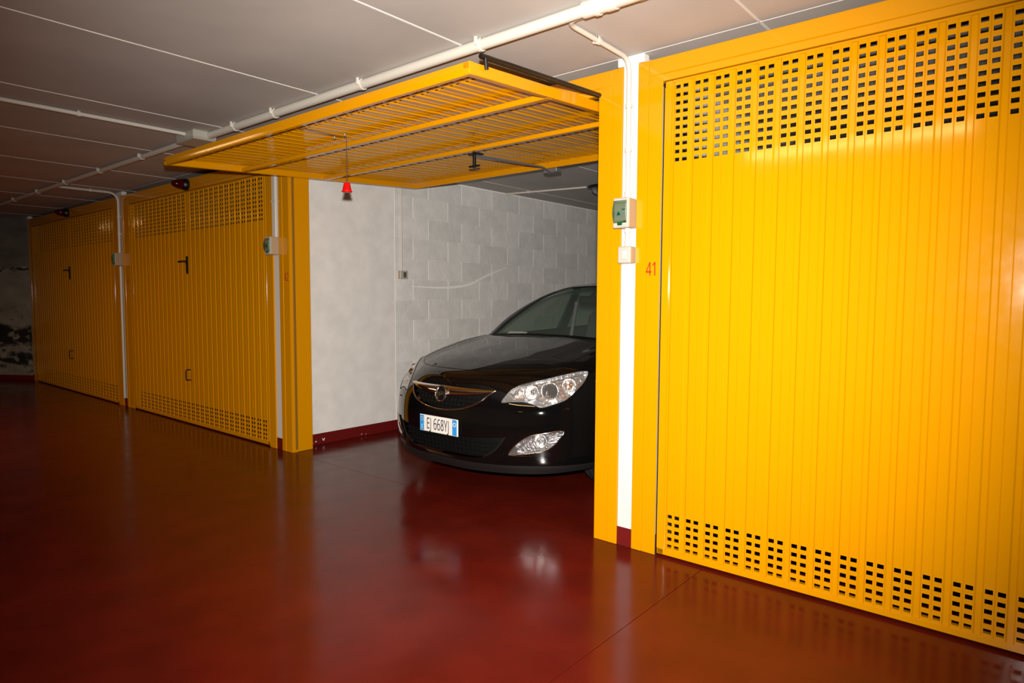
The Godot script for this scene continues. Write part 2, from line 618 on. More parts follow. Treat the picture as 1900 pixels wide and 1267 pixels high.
# leaf frame: edge strips, hollow rails behind them and two cross rails
func leaf_mesh(w: float, h: float) -> ArrayMesh:
	var b := MB.new()
	var e := 0.0355
	for q in [[0.0, e], [w - e, w]]:
		b.box(Vector3(q[0], 0, -0.05), Vector3(q[1], h, 0.0), 0.003)
		b.box(Vector3(q[0] + (0.01 if q[0] > 0 else 0.0) - (0.006 if q[0] > 0 else 0.0), 0.03, 0), Vector3(q[1] - (0.006 if q[0] > 0 else 0.0), h - 0.03, 0.0015))
	# foot rail, its outer face folded in towards the back edge
	var keep := b.tf
	b.tf = Transform3D(Basis(Vector3(0, 0, 1), Vector3(0, 1, 0), Vector3(-1, 0, 0)), Vector3.ZERO)
	b.prism(PackedVector2Array([Vector2(-0.001, 0.0275), Vector2(0.0, 0.0265), Vector2(0.0, 0.002), Vector2(-0.002, 0.0), Vector2(-0.026, 0.0), Vector2(-0.032, 0.00053), Vector2(-0.038, 0.00116), Vector2(-0.044, 0.0019), Vector2(-0.050, 0.00274), Vector2(-0.0515, 0.0042), Vector2(-0.0515, 0.0275)]), -w + 0.001, -0.001)
	b.tf = keep
	b.box(Vector3(e, h - 0.012, -0.05), Vector3(w - e, h, 0.0), 0.003)
	for y in [0.545, 1.26]:
		b.box(Vector3(e * 0.4, y, -0.0515), Vector3(w - e * 0.4, y + 0.042, -0.024), 0.003)
	return b.done()


var panel_full: ArrayMesh
var panel_plain: ArrayMesh
var leaf_h := 2.306


func make_leaf(parent: Node3D, n: int, blank: int) -> MeshInstance3D:
	var w := n * PITCH + 0.071
	var lf := part("leaf", leaf_mesh(w, leaf_h), M.yellow, parent, "tilting steel leaf")
	for k in n:
		var p := part("panel", panel_plain if k == blank else panel_full, M.yellow, lf)
		p.position = Vector3(0.0355 + PITCH * (k + 0.5), 0.027, -0.0025)
	return lf


func jamb_mesh(w: float, mirrored: bool, deep: bool) -> ArrayMesh:
	var b := MB.new()
	var X := func(x: float) -> float: return w - x if mirrored else x
	b.box(Vector3(X.call(0.0), 0, -0.034), Vector3(X.call(0.058), DOOR_H, 0.004), 0.003)
	b.box(Vector3(X.call(0.058), 0, -0.006), Vector3(X.call(w), DOOR_H - 0.076, 0.0), 0.0015)
	if deep:
		b.box(Vector3(X.call(0.03), 0, -0.06), Vector3(X.call(w - 0.006), DOOR_H - 0.02, -0.005), 0.001)
		b.box(Vector3(X.call(0.032), 0, -0.196), Vector3(X.call(w - 0.004), DOOR_H - 0.02, -0.052), 0.004)
	else:
		b.box(Vector3(X.call(0.02), 0, -0.12), Vector3(X.call(0.044), DOOR_H - 0.02, -0.005), 0.001)
	return b.done()


func lintel_mesh(w: float) -> ArrayMesh:
	var b := MB.new()
	b.box(Vector3(0.0581, 2.357, -0.034), Vector3(w - 0.0581, DOOR_H, 0.003), 0.003)
	b.box(Vector3(0.059, 2.322, -0.034), Vector3(w - 0.059, 2.3568, 0.0005), 0.002)
	b.box(Vector3(0.07, 2.34, -0.10), Vector3(w - 0.07, DOOR_H - 0.02, -0.034), 0.002)
	return b.done()


func bolt_mesh() -> ArrayMesh:
	var b := MB.new()
	b.tf = Transform3D(Basis(Vector3.RIGHT, PI / 2), Vector3.ZERO)
	b.lathe([Vector2(0.007, 0), Vector2(0.0068, 0.002), Vector2(0.004, 0.0042), Vector2(0, 0.0048)], 8)
	return b.done()


func number(text: String, at: Vector3, h: float, parent: Node3D):
	var tm := TextMesh.new()
	var f := SystemFont.new()
	f.font_names = PackedStringArray(["Droid Sans"])
	tm.font = f
	tm.text = text
	tm.font_size = 64
	tm.pixel_size = h / 46.0
	tm.depth = 0.001
	tm.curve_step = 1.0
	var o := part("door_number", tm, M.red_paint, parent, "red painted number %s" % text)
	o.position = at
	o.scale = Vector3(0.62, 1, 1)


# frame and leaf of one garage; x0, x1 the outer edges of the frame, lx the left edge of the leaf
func make_door(called: String, label: String, x0: float, x1: float, lx: float, n: int, blank: int, bolts: Array) -> Array:
	var d := thing(called, label, "garage door", Vector3(x0, 0, 0), "structure")
	var w := x1 - x0
	var lw := n * PITCH + 0.071
	var open := blank < 0
	var jl := part("jamb", jamb_mesh(lx - x0 - 0.011, false, open), M.yellow, d)
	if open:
		part("shade_strip", box_mesh(Vector3(0.07, 0.02, -0.054), Vector3(lx - x0 - 0.0115, DOOR_H - 0.08, -0.032), 0.002), M.shade_strip, d, "dark strip coloured as shade in the jamb groove")  # added strip, its dark colour stands for shade inside the groove
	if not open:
		part("shade_strip", box_mesh(Vector3(lx - x0 - 0.0115, 0.012, -0.035), Vector3(lx - x0 - 0.0005, DOOR_H - 0.12, -0.012), 0.001), M.black, d, "black strip standing for shade in the gap")  # added black strip, paints the darkness of the gap beside the leaf
	var rw := x1 - lx - lw - 0.006
	var jr := part("jamb", jamb_mesh(rw, true, open), M.yellow, d)
	jr.position.x = w - rw
	part("lintel", lintel_mesh(w), M.yellow, d)
	for q in bolts:
		var bo := part("bolt", bolt, M.yellow, d)
		bo.position = Vector3(q[0] - x0, q[1], 0.003)
	return [d, jl, jr, lw]


var bolt: ArrayMesh


func lock_and_handles(d: Node3D, x: float):
	# lever handle on a long plate and a bow handle near the foot, both dark iron
	var b := MB.new()
	b.box(Vector3(-0.017, -0.087, 0), Vector3(0.017, 0.087, 0.009), 0.005)
	b.tf = Transform3D(Basis(Vector3.RIGHT, PI / 2), Vector3(0, -0.045, 0.009))
	b.lathe([Vector2(0.010, 0), Vector2(0.010, 0.004), Vector2(0.0, 0.005)], 12)
	var pl := part("lock_plate", b.done(), M.iron, d, "dark lock plate")
	pl.position = Vector3(x, 1.598, -0.002)
	part("lever", tube_mesh(bent([Vector3(0, 0.035, 0.005), Vector3(0, 0.035, 0.045), Vector3(-0.09, 0.033, 0.047)], 0.012), 0.009, 10), M.iron, pl, "dark lever")
	var bow := part("pull_handle", tube_mesh(bent([Vector3(0, 0.052, 0), Vector3(-0.004, 0.052, 0.042), Vector3(-0.004, -0.052, 0.042), Vector3(0, -0.052, 0)], 0.016), 0.0065, 10), M.iron, d, "dark bow handle")
	bow.position = Vector3(x, 0.505, -0.002)


func build_doors():
	panel_full = panel_mesh(leaf_h - 0.038, true)
	panel_plain = panel_mesh(leaf_h - 0.038, false)
	bolt = bolt_mesh()
	# far door
	var r := make_door("door_1", "far yellow garage door at the dim end of the row beside the stained wall", -10.232, -6.673, -10.06, 32, 16, [])
	var lf := make_leaf(r[0], 32, 16)
	lf.position = Vector3(-10.06 + 10.232, 0.012, -0.003)
	lock_and_handles(r[0], -8.43 + 10.232)
	# middle door
	r = make_door("door_2", "closed yellow garage door just left of the open garage, with dark lever handle", -6.57, -3.321, -6.354, 29, 14, [])
	lf = make_leaf(r[0], 29, 14)
	lf.position = Vector3(-6.354 + 6.57, 0.012, -0.003)
	lock_and_handles(r[0], -4.925 + 6.57)
	number("43", Vector3(0.12, 1.455, 0.0005), 0.064, r[0])
	# open garage
	r = make_door("door_3", "open yellow garage door, tilted up flat under the ceiling above the black car", -3.228, 0.0, -3.068, 29, -1, [[-0.075, 2.405], [-0.022, 2.415], [-0.11, 2.345]])
	var d3: Node3D = r[0]
	lf = make_leaf(d3, 29, -1)
	lf.position = Vector3(0.160, 2.240, 0.958)
	lf.rotation.x = -deg_to_rad(90.0 - 3.3)
	number("42", Vector3(0.105, 1.448, 0.0005), 0.068, d3)
	# pull cord with its red grip, from the leaf
	var px := -1.53 + 3.228
	part("pull_cord", tube_mesh([Vector3(px + 0.03, 2.205, 0.90), Vector3(px, 2.222, 0.553), Vector3(px - 0.004, 1.95, 0.551)], 0.0025, 6), M.cord, d3, "thin cord")
	var g := MB.new()
	g.lathe([Vector2(0, 0.0), Vector2(0.030, 0.001), Vector2(0.032, 0.006), Vector2(0.027, 0.010), Vector2(0.019, 0.050), Vector2(0.016, 0.056), Vector2(0, 0.058)], 16)
	var grip := part("pull_grip", g.done(), M.red_plastic, d3, "red cone grip")
	grip.position = Vector3(px - 0.004, 1.903, 0.551)
	for q in [-0.05, 0.05]:
		var e := MB.new()
		e.tf = Transform3D(Basis(Vector3.RIGHT, PI), Vector3(px + q, 2.215, 0.60))
		e.lathe([Vector2(0.005, -0.01), Vector2(0.005, 0.004), Vector2(0, 0.006)], 8)
		part("bolt", e.done(), M.galv, d3, "bare bolt head")
	# swing arm above the right edge of the leaf
	var a := MB.new()
	a.tf = Transform3D(Basis(), Vector3(3.228, 0, 0))
	a.tube([Vector3(-0.137, 2.272, 0.90), Vector3(-0.137, 2.335, -0.20)], 0.012, 6)
	a.tube([Vector3(-0.135, 2.270, 0.875), Vector3(-0.134, 2.225, 0.865)], 0.009, 6)
	part("swing_arm", a.done(), M.black, d3, "black swing arm")
	# latch hardware under the inner third of the leaf
	var l := MB.new()
	l.tf = Transform3D(Basis(), Vector3(3.228, 0, 0))
	l.tube([Vector3(-1.46, 2.285, -0.465), Vector3(-1.46, 2.205, -0.465)], 0.012, 8)
	l.box(Vector3(-1.51, 2.196, -0.475), Vector3(-1.41, 2.208, -0.455), 0.004)
	l.box(Vector3(-1.49, 2.278, -0.50), Vector3(-1.40, 2.285, -0.43), 0.002)
	part("latch_handle", l.done(), M.iron, d3, "dark T-shaped latch handle")
	l = MB.new()
	l.tf = Transform3D(Basis(), Vector3(3.228, 0, 0))
	l.tube(bent([Vector3(-1.44, 2.272, -0.47), Vector3(-1.43, 2.306, -1.20), Vector3(-1.45, 2.30, -1.30), Vector3(-1.47, 2.285, -1.36)], 0.03), 0.008, 8)
	l.box(Vector3(-1.53, 2.292, -1.42), Vector3(-1.40, 2.325, -1.35), 0.004)
	part("latch_rod", l.done(), M.galv, d3, "grey latch rod")
	# near door
	r = make_door("door_4", "large near yellow garage door numbered 41 filling the right of the view", 0.087, 3.337, 0.231, 29, 29, [[0.117, 2.408], [0.165, 2.412], [0.113, 2.345], [0.165, 2.338], [0.15, 2.33]])
	lf = make_leaf(r[0], 29, 29)
	lf.position = Vector3(0.231 - 0.087, 0.012, -0.003)
	number("41", Vector3(0.090, 1.428, 0.0005), 0.066, r[0])
	# flashing lamps over the two far doors
	for q in [[-4.87, "red flashing lamp over the closed door next to the open garage", 2.375], [-8.40, "red flashing lamp over the farthest garage door", 2.385]]:
		var t := thing("warning_lamp", q[1], "lamp", Vector3(q[0], q[2], 0.003), "", "flashing lamps over the doors")
		var b := MB.new()
		var lay := Basis(Vector3.RIGHT, PI / 2)
		b.tf = Transform3D(lay, Vector3.ZERO)
		b.lathe([Vector2(0, 0), Vector2(0.056, 0), Vector2(0.058, 0.012), Vector2(0.052, 0.05), Vector2(0.046, 0.055), Vector2(0, 0.055)], 20)
		part("socket", b.done(), M.black, t, "black socket")
		b = MB.new()
		b.tf = Transform3D(lay, Vector3.ZERO)
		b.lathe([Vector2(0.049, 0.05), Vector2(0.047, 0.075), Vector2(0.036, 0.115), Vector2(0.022, 0.14), Vector2(0.010, 0.149), Vector2(0, 0.151)], 20)
		part("lens", b.done(), M.beacon, t, "dark red lens")


# ---------------------------------------------------------------- pipes, boxes, lamps
func clip(parent: Node3D, at: Vector3, along: Vector3, r: float, away: Vector3):
	# plastic saddle: a ring round the pipe and a foot towards the surface it hangs from
	var b := MB.new()
	b.tube([at - along * 0.010, at + along * 0.010], r + 0.005, 14)
	var c := at + away * (r - 0.001)
	var s := Vector3(0.010, 0.008, 0.010)
	b.box(c - s, c + s, 0.002)
	var side := along.cross(away).normalized()
	var q := at + side * (r + 0.008)
	b.box(q - Vector3(0.008, 0.008, 0.008), q + away * (r - 0.002) + Vector3(0.006, 0.006, 0.006), 0.002)
	part("clip", b.done(), M.pvc, parent)


func build_pipes():
	var y := 2.452
	var z := 0.632
	var main := thing("ceiling_pipe", "thick white conduit along the ceiling above the open garage door", "pipe")
	part("tube", tube_mesh([Vector3(-3.06, y, z), Vector3(4.5, y, z)], 0.0255, 16), M.pvc, main)
	for x in [-2.68, -2.17, -1.27, -0.385, 1.2]:
		clip(main, Vector3(x, y, z), Vector3.RIGHT, 0.0255, Vector3.UP)
	var cp := MB.new()
	for q in [[0.19, 0.245, 0.033], [0.245, 0.262, 0.038], [0.262, 0.30, 0.033], [0.30, 0.34, 0.036]]:
		cp.tube([Vector3(q[0], y, z), Vector3(q[1], y, z)], q[2], 18)
	part("coupling", cp.done(), M.pvc, main, "ribbed pipe coupling")
	part("tube", tube_mesh([Vector3(0.3, y, z), Vector3(4.5, y, z)], 0.031, 16), M.pvc, main)
	var far := thing("ceiling_pipe", "thinner white conduit running from the junction box to the far end", "pipe")
	part("tube", tube_mesh([Vector3(-13.0, y + 0.005, z + 0.01), Vector3(-3.34, y + 0.005, z + 0.01)], 0.02, 14), M.pvc, far)
	for x in [-4.256, -5.217, -6.204, -7.139, -8.1, -9.1]:
		clip(far, Vector3(x, y + 0.005, z + 0.01), Vector3.RIGHT, 0.02, Vector3.UP)
	var cross := thing("ceiling_pipe", "white conduit crossing the aisle ceiling from the junction box", "pipe")
	part("tube", tube_mesh([Vector3(-3.20, 2.463, 0.74), Vector3(-3.20, 2.463, 5.9)], 0.0135, 12), M.pvc, cross)
	for q in [1.42, 2.4, 3.4]:
		clip(cross, Vector3(-3.20, 2.463, q), Vector3.BACK, 0.0135, Vector3.UP)
	# junction box on the ceiling
	var jb := thing("junction_box", "square grey-white junction box on the ceiling where the conduits meet", "junction box", Vector3(-3.2, CEIL, 0.665))
	part("body", box_mesh(Vector3(-0.14, -0.055, -0.085), Vector3(0.14, 0, 0.085), 0.006), M.box_white, jb)
	part("lid", box_mesh(Vector3(-0.143, -0.068, -0.088), Vector3(0.143, -0.0555, 0.088), 0.005), M.box_white, jb)
	# branch over the near column: along the big pipe, round to the wall, down to the breaker box
	var br := thing("conduit", "white conduit bending down the column beside the door numbered 41", "conduit")
	part("tube", tube_mesh(bent([Vector3(4.4, 2.46, 0.575), Vector3(0.055, 2.46, 0.575), Vector3(0.046, 2.46, 0.022), Vector3(0.046, 1.79, 0.016)], 0.075, 8), 0.0118, 12), M.pvc, br)
	clip(br, Vector3(0.050, 2.46, 0.31), Vector3.BACK, 0.0118, Vector3.UP)
	clip(br, Vector3(0.42, 2.46, 0.575), Vector3.RIGHT, 0.0118, Vector3.UP)
	for q in [2.235, 2.02]:
		clip(br, Vector3(0.046, q, 0.018), Vector3.UP, 0.0118, Vector3.FORWARD)
	part("coupling", tube_mesh([Vector3(0.046, 1.815, 0.016), Vector3(0.046, 1.772, 0.016)], 0.0165, 14), M.pvc, br)
	var sh := thing("conduit", "short white conduit between the breaker box and the light switch", "conduit")
	part("tube", tube_mesh([Vector3(0.048, 1.645, 0.018), Vector3(0.050, 1.535, 0.018)], 0.011, 12), M.pvc, sh)
	part("coupling", tube_mesh([Vector3(0.048, 1.642, 0.018), Vector3(0.0485, 1.612, 0.018)], 0.0155, 14), M.pvc, sh)
	part("coupling", tube_mesh([Vector3(0.0498, 1.570, 0.018), Vector3(0.050, 1.538, 0.018)], 0.0155, 14), M.pvc, sh)
	breaker("breaker_box", "breaker box with green window on the column beside the door numbered 41", Vector3(0.044, 1.705, -0.003), 0.085)
	breaker("breaker_box", "breaker box with green window on the column left of the open garage", Vector3(-3.274, 1.705, -0.003), 0.08)
	breaker("breaker_box", "breaker box with green window between the two far closed doors", Vector3(-6.622, 1.712, -0.003), 0.08)
	# light switch
	var sw := thing("light_switch", "square white light switch box below the breaker box, beside the number 41", "switch", Vector3(0.052, 1.5, -0.003))
	part("body", box_mesh(Vector3(-0.034, -0.041, 0), Vector3(0.034, 0.041, 0.05), 0.004), M.box_beige, sw)
	part("plate", box_mesh(Vector3(-0.035, -0.042, 0.05), Vector3(0.035, 0.042, 0.062), 0.006), M.box_white, sw)
	part("rocker", box_mesh(Vector3(-0.020, -0.025, 0.061), Vector3(0.020, 0.025, 0.0645), 0.002), M.box_white, sw)
	part("rocker", box_mesh(Vector3(-0.004, -0.022, 0.0635), Vector3(0.018, 0.022, 0.0675), 0.002), M.pvc, sw)
	# trunking down the other two columns
	var tr := thing("conduit", "white conduit down the column left of the open garage", "conduit")
	part("tube", box_mesh(Vector3(-3.296, 1.77, -0.003), Vector3(-3.240, 2.47, 0.022), 0.006), M.pvc, tr)
	for q in [2.30, 2.06]:
		part("clip", box_mesh(Vector3(-3.301, q, -0.002), Vector3(-3.235, q + 0.018, 0.027), 0.003), M.pvc, tr)
	var lf := thing("conduit", "white conduit bending from the ceiling to the box between the far doors", "conduit")
	part("tube", tube_mesh(bent([Vector3(-6.60, 2.462, 0.60), Vector3(-6.60, 2.462, 0.02), Vector3(-6.61, 1.78, 0.018)], 0.11, 8), 0.014, 12), M.pvc, lf)
	clip(lf, Vector3(-6.60, 2.462, 0.30), Vector3.BACK, 0.014, Vector3.UP)
	for q in [2.2, 2.0]:
		clip(lf, Vector3(-6.605, q, 0.018), Vector3.UP, 0.014, Vector3.FORWARD)
	var lw := thing("conduit", "white conduit going down to the floor between the two far closed doors", "conduit")
	part("tube", tube_mesh([Vector3(-6.62, 1.635, 0.012), Vector3(-6.62, 0.10, 0.012)], 0.013, 10), M.pvc, lw)
	# socket with its conduit on the garage side wall
	var ot := thing("wall_socket", "small square socket on the side wall above the car bonnet", "socket", Vector3(-3.197, 1.505, -1.278))
	part("body", box_mesh(Vector3(0, -0.038, -0.045), Vector3(0.032, 0.038, 0.045), 0.004), M.box_beige, ot)
	part("plate", box_mesh(Vector3(0.032, -0.04, -0.047), Vector3(0.04, 0.04, 0.047), 0.003), M.box_white, ot)
	part("insert", box_mesh(Vector3(0.0395, -0.026, -0.026), Vector3(0.0425, 0.026, 0.012), 0.001), M.grey_rubber, ot, "darker insert")
	var oc := thing("conduit", "thin white conduit up the garage side wall from the socket", "conduit")
	part("tube", tube_mesh([Vector3(-3.188, 1.54, -1.27), Vector3(-3.188, CEIL, -1.27)], 0.009, 10), M.pvc, oc)
	# lamp in the garage
	var gl := thing("garage_lamp", "oval caged bulkhead lamp on the ceiling inside the open garage", "lamp", Vector3(-2.06, CEIL, -3.06))
	var b := MB.new()
	b.tf = Transform3D(Basis(Vector3(1.5, 0, 0), Vector3(0, -1, 0), Vector3(0, 0, -1)), Vector3.ZERO)
	b.lathe([Vector2(0, 0), Vector2(0.105, 0), Vector2(0.11, 0.012), Vector2(0.105, 0.03), Vector2(0, 0.03)], 28)
	part("base", b.done(), M.iron, gl, "dark base")
	b = MB.new()
	b.tf = Transform3D(Basis(Vector3(1.5, 0, 0), Vector3(0, -1, 0), Vector3(0, 0, -1)), Vector3.ZERO)
	b.lathe([Vector2(0.088, 0.03), Vector2(0.085, 0.055), Vector2(0.068, 0.08), Vector2(0.035, 0.094), Vector2(0, 0.098)], 28)
	part("glass", b.done(), M.lens, gl, "clear glass cover")
	b = MB.new()
	b.tf = Transform3D(Basis(Vector3(1.5, 0, 0), Vector3(0, -1, 0), Vector3(0, 0, -1)), Vector3.ZERO)
	b.lathe([Vector2(0, 0.031), Vector2(0.03, 0.031), Vector2(0.033, 0.05), Vector2(0.02, 0.07), Vector2(0, 0.075)], 16)
	part("bulb", b.done(), M.pvc, gl, "white bulb, unlit")
	for s in [-0.7, 0.0, 0.7]:
		b = MB.new()
		var arc := []
		for k in 9:
			var t := PI * k / 8
			arc.append(Vector3(s * 0.11, -0.028 - 0.078 * sin(t) * (1.0 - 0.25 * absf(s)), cos(t) * 0.098 * (1.0 - 0.2 * absf(s))))
		b.tube(arc, 0.004, 6)
		part("cage_wire", b.done(), M.iron, gl)
	var gp := thing("conduit", "thin white conduit across the garage ceiling to the bulkhead lamp", "conduit")
	part("tube", tube_mesh([Vector3(-3.19, 2.468, -2.82), Vector3(-2.21, 2.468, -3.0)], 0.010, 10), M.pvc, gp)
	clip(gp, Vector3(-2.9, 2.468, -2.873), Vector3(0.98, 0, -0.18).normalized(), 0.010, Vector3.UP)


func breaker(called: String, label: String, at: Vector3, d: float):
	var t := thing(called, label, "electrical box", at, "", "breaker boxes on the columns")
	part("body", box_mesh(Vector3(-0.043, -0.072, 0), Vector3(0.043, 0.072, d - 0.012), 0.004), M.box_beige, t, "beige back box")
	part("cover", box_mesh(Vector3(-0.044, -0.074, d - 0.012), Vector3(0.044, 0.074, d), 0.006), M.box_white, t, "white front cover")
	part("breaker", box_mesh(Vector3(-0.032, -0.038, d - 0.001), Vector3(0.032, 0.045, d + 0.002), 0.001), M.breaker_face, t, "pale breaker face")
	var s := MB.new()
	s.prism(PackedVector2Array([Vector2(-0.018, -0.012), Vector2(0.002, -0.012), Vector2(-0.008, 0.008)]), d + 0.002, d + 0.006)
	s.box(Vector3(0.008, 0.012, d + 0.002), Vector3(0.028, 0.018, d + 0.003))
	part("toggle", s.done(), M.black, t, "black toggle")
	var w := MB.new()                                   # bowed transparent flap
	var rows := []
	for k in 9:
		var u := k / 8.0
		var yy := lerpf(-0.050, 0.060, u)
		var bow := 0.013 * sin(PI * clampf(u, 0, 1)) + 0.004
		rows.append([Vector3(-0.036, yy, d + bow), Vector3(0.036, yy, d + bow)])
	w.sheet(rows)
	for k in 8:
		for sx in [0, 1]:
			var p: Vector3 = rows[k][sx]
			var q: Vector3 = rows[k + 1][sx]
			w.quad(p, q, Vector3(q.x, q.y, d), Vector3(p.x, p.y, d))
	part("window", w.done(), M.green_window, t, "green transparent flap")
	part("catch", box_mesh(Vector3(-0.014, -0.062, d), Vector3(0.014, -0.046, d + 0.010), 0.004), mat(Color(0.05, 0.30, 0.17), 0.3), t, "green catch")


# ---------------------------------------------------------------- the car
var cg: Array                   # fine grid of the nose, right half
var cn: Array                   # its normals
var bins := {}


func cr(a: Vector3, b: Vector3, c: Vector3, d: Vector3, t: float) -> Vector3:
	return 0.5 * (2.0 * b + (c - a) * t + (2.0 * a - 5.0 * b + 4.0 * c - d) * t * t + (3.0 * b - a - 3.0 * c + d) * t * t * t)


func along(p: Array, s: int, sym: bool) -> Array:
	var out := []
	for i in p.size() - 1:
		var a: Vector3 = p[i - 1] if i > 0 else (p[1] * Vector3(-1, 1, 1) if sym else 2.0 * p[0] - p[1])
		var d: Vector3 = p[i + 2] if i + 2 < p.size() else 2.0 * p[i + 1] - p[i]
		for k in s:
			out.append(cr(a, p[i], p[i + 1], d, float(k) / s))
	out.append(p[-1])
	return out


func fine(net: Array, s: int, sym := true) -> Array:
	var cols := []
	for j in net[0].size():
		var c := []
		for i in net.size():
			c.append(net[i][j])
		cols.append(along(c, s, false))
	var out := []
	for i in cols[0].size():
		var r := []
		for j in cols.size():
			r.append(cols[j][i])
		out.append(along(r, s, sym))
	return out


func arch(deg: float, x := 0.895) -> Vector3:
	var t := deg_to_rad(deg)
	return Vector3(x, 0.325 + 0.365 * sin(t), -0.94 + 0.365 * cos(t))


func nose_net() -> Array:
	var V := func(r: Array) -> Array:
		var o := []
		for q in r:
			o.append(Vector3(q[0], q[1], q[2]) if q is Array else q)
		return o
	return [
		V.call([[0, 0.175, -0.06], [0.22, 0.176, -0.068], [0.42, 0.18, -0.115], [0.58, 0.184, -0.19], [0.70, 0.19, -0.28], [0.78, 0.197, -0.38], [0.83, 0.2, -0.49], arch(-20, 0.85)]),
		V.call([[0, 0.235, -0.03], [0.22, 0.235, -0.038], [0.42, 0.237, -0.085], [0.58, 0.24, -0.165], [0.72, 0.243, -0.265], [0.805, 0.245, -0.37], [0.855, 0.245, -0.49], arch(-12, 0.87)]),
		V.call([[0, 0.32, -0.018], [0.22, 0.32, -0.026], [0.42, 0.32, -0.075], [0.58, 0.322, -0.155], [0.73, 0.325, -0.265], [0.825, 0.325, -0.375], [0.87, 0.325, -0.49], arch(0, 0.885)]),
		V.call([[0, 0.45, 0], [0.22, 0.45, -0.01], [0.42, 0.45, -0.065], [0.58, 0.45, -0.15], [0.73, 0.45, -0.262], [0.83, 0.45, -0.375], [0.877, 0.45, -0.49], arch(20)]),
		V.call([[0, 0.56, -0.005], [0.22, 0.56, -0.018], [0.42, 0.56, -0.075], [0.58, 0.56, -0.16], [0.72, 0.565, -0.265], [0.825, 0.57, -0.38], [0.875, 0.565, -0.50], arch(35)]),
		V.call([[0, 0.63, -0.02], [0.22, 0.63, -0.035], [0.42, 0.63, -0.095], [0.57, 0.635, -0.18], [0.70, 0.645, -0.28], [0.805, 0.655, -0.39], [0.865, 0.645, -0.53], arch(46)]),
		V.call([[0, 0.70, -0.05], [0.22, 0.70, -0.065], [0.41, 0.705, -0.135], [0.55, 0.71, -0.225], [0.675, 0.72, -0.33], [0.785, 0.735, -0.44], [0.855, 0.715, -0.58], arch(57)]),
		V.call([[0, 0.765, -0.10], [0.22, 0.765, -0.115], [0.40, 0.765, -0.185], [0.53, 0.77, -0.28], [0.65, 0.785, -0.39], [0.765, 0.80, -0.51], [0.85, 0.775, -0.65], arch(68)]),
		V.call([[0, 0.81, -0.19], [0.22, 0.81, -0.20], [0.40, 0.81, -0.265], [0.53, 0.815, -0.36], [0.645, 0.83, -0.475], [0.755, 0.84, -0.60], [0.85, 0.81, -0.74], arch(80)]),
		V.call([[0, 0.865, -0.38], [0.22, 0.863, -0.388], [0.40, 0.86, -0.435], [0.53, 0.86, -0.51], [0.645, 0.87, -0.60], [0.755, 0.872, -0.71], [0.855, 0.835, -0.82], arch(95)]),
		V.call([[0, 0.91, -0.62], [0.22, 0.908, -0.626], [0.41, 0.90, -0.66], [0.54, 0.898, -0.71], [0.655, 0.905, -0.77], [0.76, 0.90, -0.84], [0.86, 0.855, -0.91], arch(110)]),
		V.call([[0, 0.95, -0.88], [0.23, 0.948, -0.885], [0.42, 0.94, -0.90], [0.55, 0.935, -0.93], [0.665, 0.94, -0.96], [0.765, 0.93, -1.0], [0.865, 0.87, -1.04], arch(130)]),
		V.call([[0, 0.983, -1.09], [0.23, 0.981, -1.095], [0.44, 0.972, -1.11], [0.57, 0.965, -1.13], [0.675, 0.965, -1.16], [0.77, 0.95, -1.2], [0.872, 0.885, -1.23], arch(155)]),
		V.call([[0, 0.992, -1.15], [0.23, 0.989, -1.155], [0.44, 0.978, -1.18], [0.58, 0.969, -1.215], [0.685, 0.965, -1.26], [0.775, 0.955, -1.31], [0.876, 0.89, -1.34], arch(180)]),
	]


# depth of the nose surface at x, y (seen from the front)
func nose_z(x: float, y: float) -> float:
	x = absf(x)
	for t in bins.get(Vector2i(int(floor(x / 0.04)), int(floor(y / 0.04))), []):
		var a: Vector3 = t[0]
		var b: Vector3 = t[1]
		var c: Vector3 = t[2]
		var dd := (b.x - a.x) * (c.y - a.y) - (c.x - a.x) * (b.y - a.y)
		if absf(dd) < 1e-12:
			continue
		var u := ((x - a.x) * (c.y - a.y) - (c.x - a.x) * (y - a.y)) / dd
		var v := ((b.x - a.x) * (y - a.y) - (x - a.x) * (b.y - a.y)) / dd
		if u >= -0.001 and v >= -0.001 and u + v <= 1.002:
			return a.z + (b.z - a.z) * u + (c.z - a.z) * v
	return -0.1


func on_nose(x: float, y: float, off := 0.0) -> Vector3:
	return Vector3(x, y, nose_z(x, y) + off)


# a flat strip lying on the nose between two edges (lists of x, y), raised by off
func nose_strip(low: Array, high: Array, off: float, thick: float, rows := 3) -> ArrayMesh:
	var b := MB.new()
	var g := []
	for k in rows + 1:
		var r := []
		var t := float(k) / rows
		for i in low.size():
			var p: Vector2 = low[i].lerp(high[i], t)
			r.append(on_nose(p.x, p.y, off + 0.006 * sin(PI * t)))
		g.append(r)
	b.sheet(g)
	for i in low.size() - 1:
		for e in [[g[0], -1], [g[-1], 1]]:
			var p: Vector3 = e[0][i]
			var q: Vector3 = e[0][i + 1]
			var back := Vector3(0, 0, thick)
			if e[1] < 0:
				b.quad(p - back, q - back, q, p)
			else:
				b.quad(p, q, q - back, p - back)
	return b.done()


func smooth_outline(p: Array, closed: bool, s := 4) -> Array:
	var out := []
	var m := p.size()
	for i in (m if closed else m - 1):
		var a: Vector2 = p[(i - 1 + m) % m] if closed or i > 0 else p[i]
		var b: Vector2 = p[i]
		var c: Vector2 = p[(i + 1) % m]
		var d: Vector2 = p[(i + 2) % m] if closed or i + 2 < m else c
		for k in s:
			var t := float(k) / s
			out.append(0.5 * (2.0 * b + (c - a) * t + (2.0 * a - 5.0 * b + 4.0 * c - d) * t * t + (3.0 * b - a - 3.0 * c + d) * t * t * t))
	if not closed:
		out.append(p[-1])
	return out


func flipped(p: Array) -> Array:
	var o := []
	for q in p:
		o.append(Vector2(-q.x, q.y))
	o.reverse()
	return o


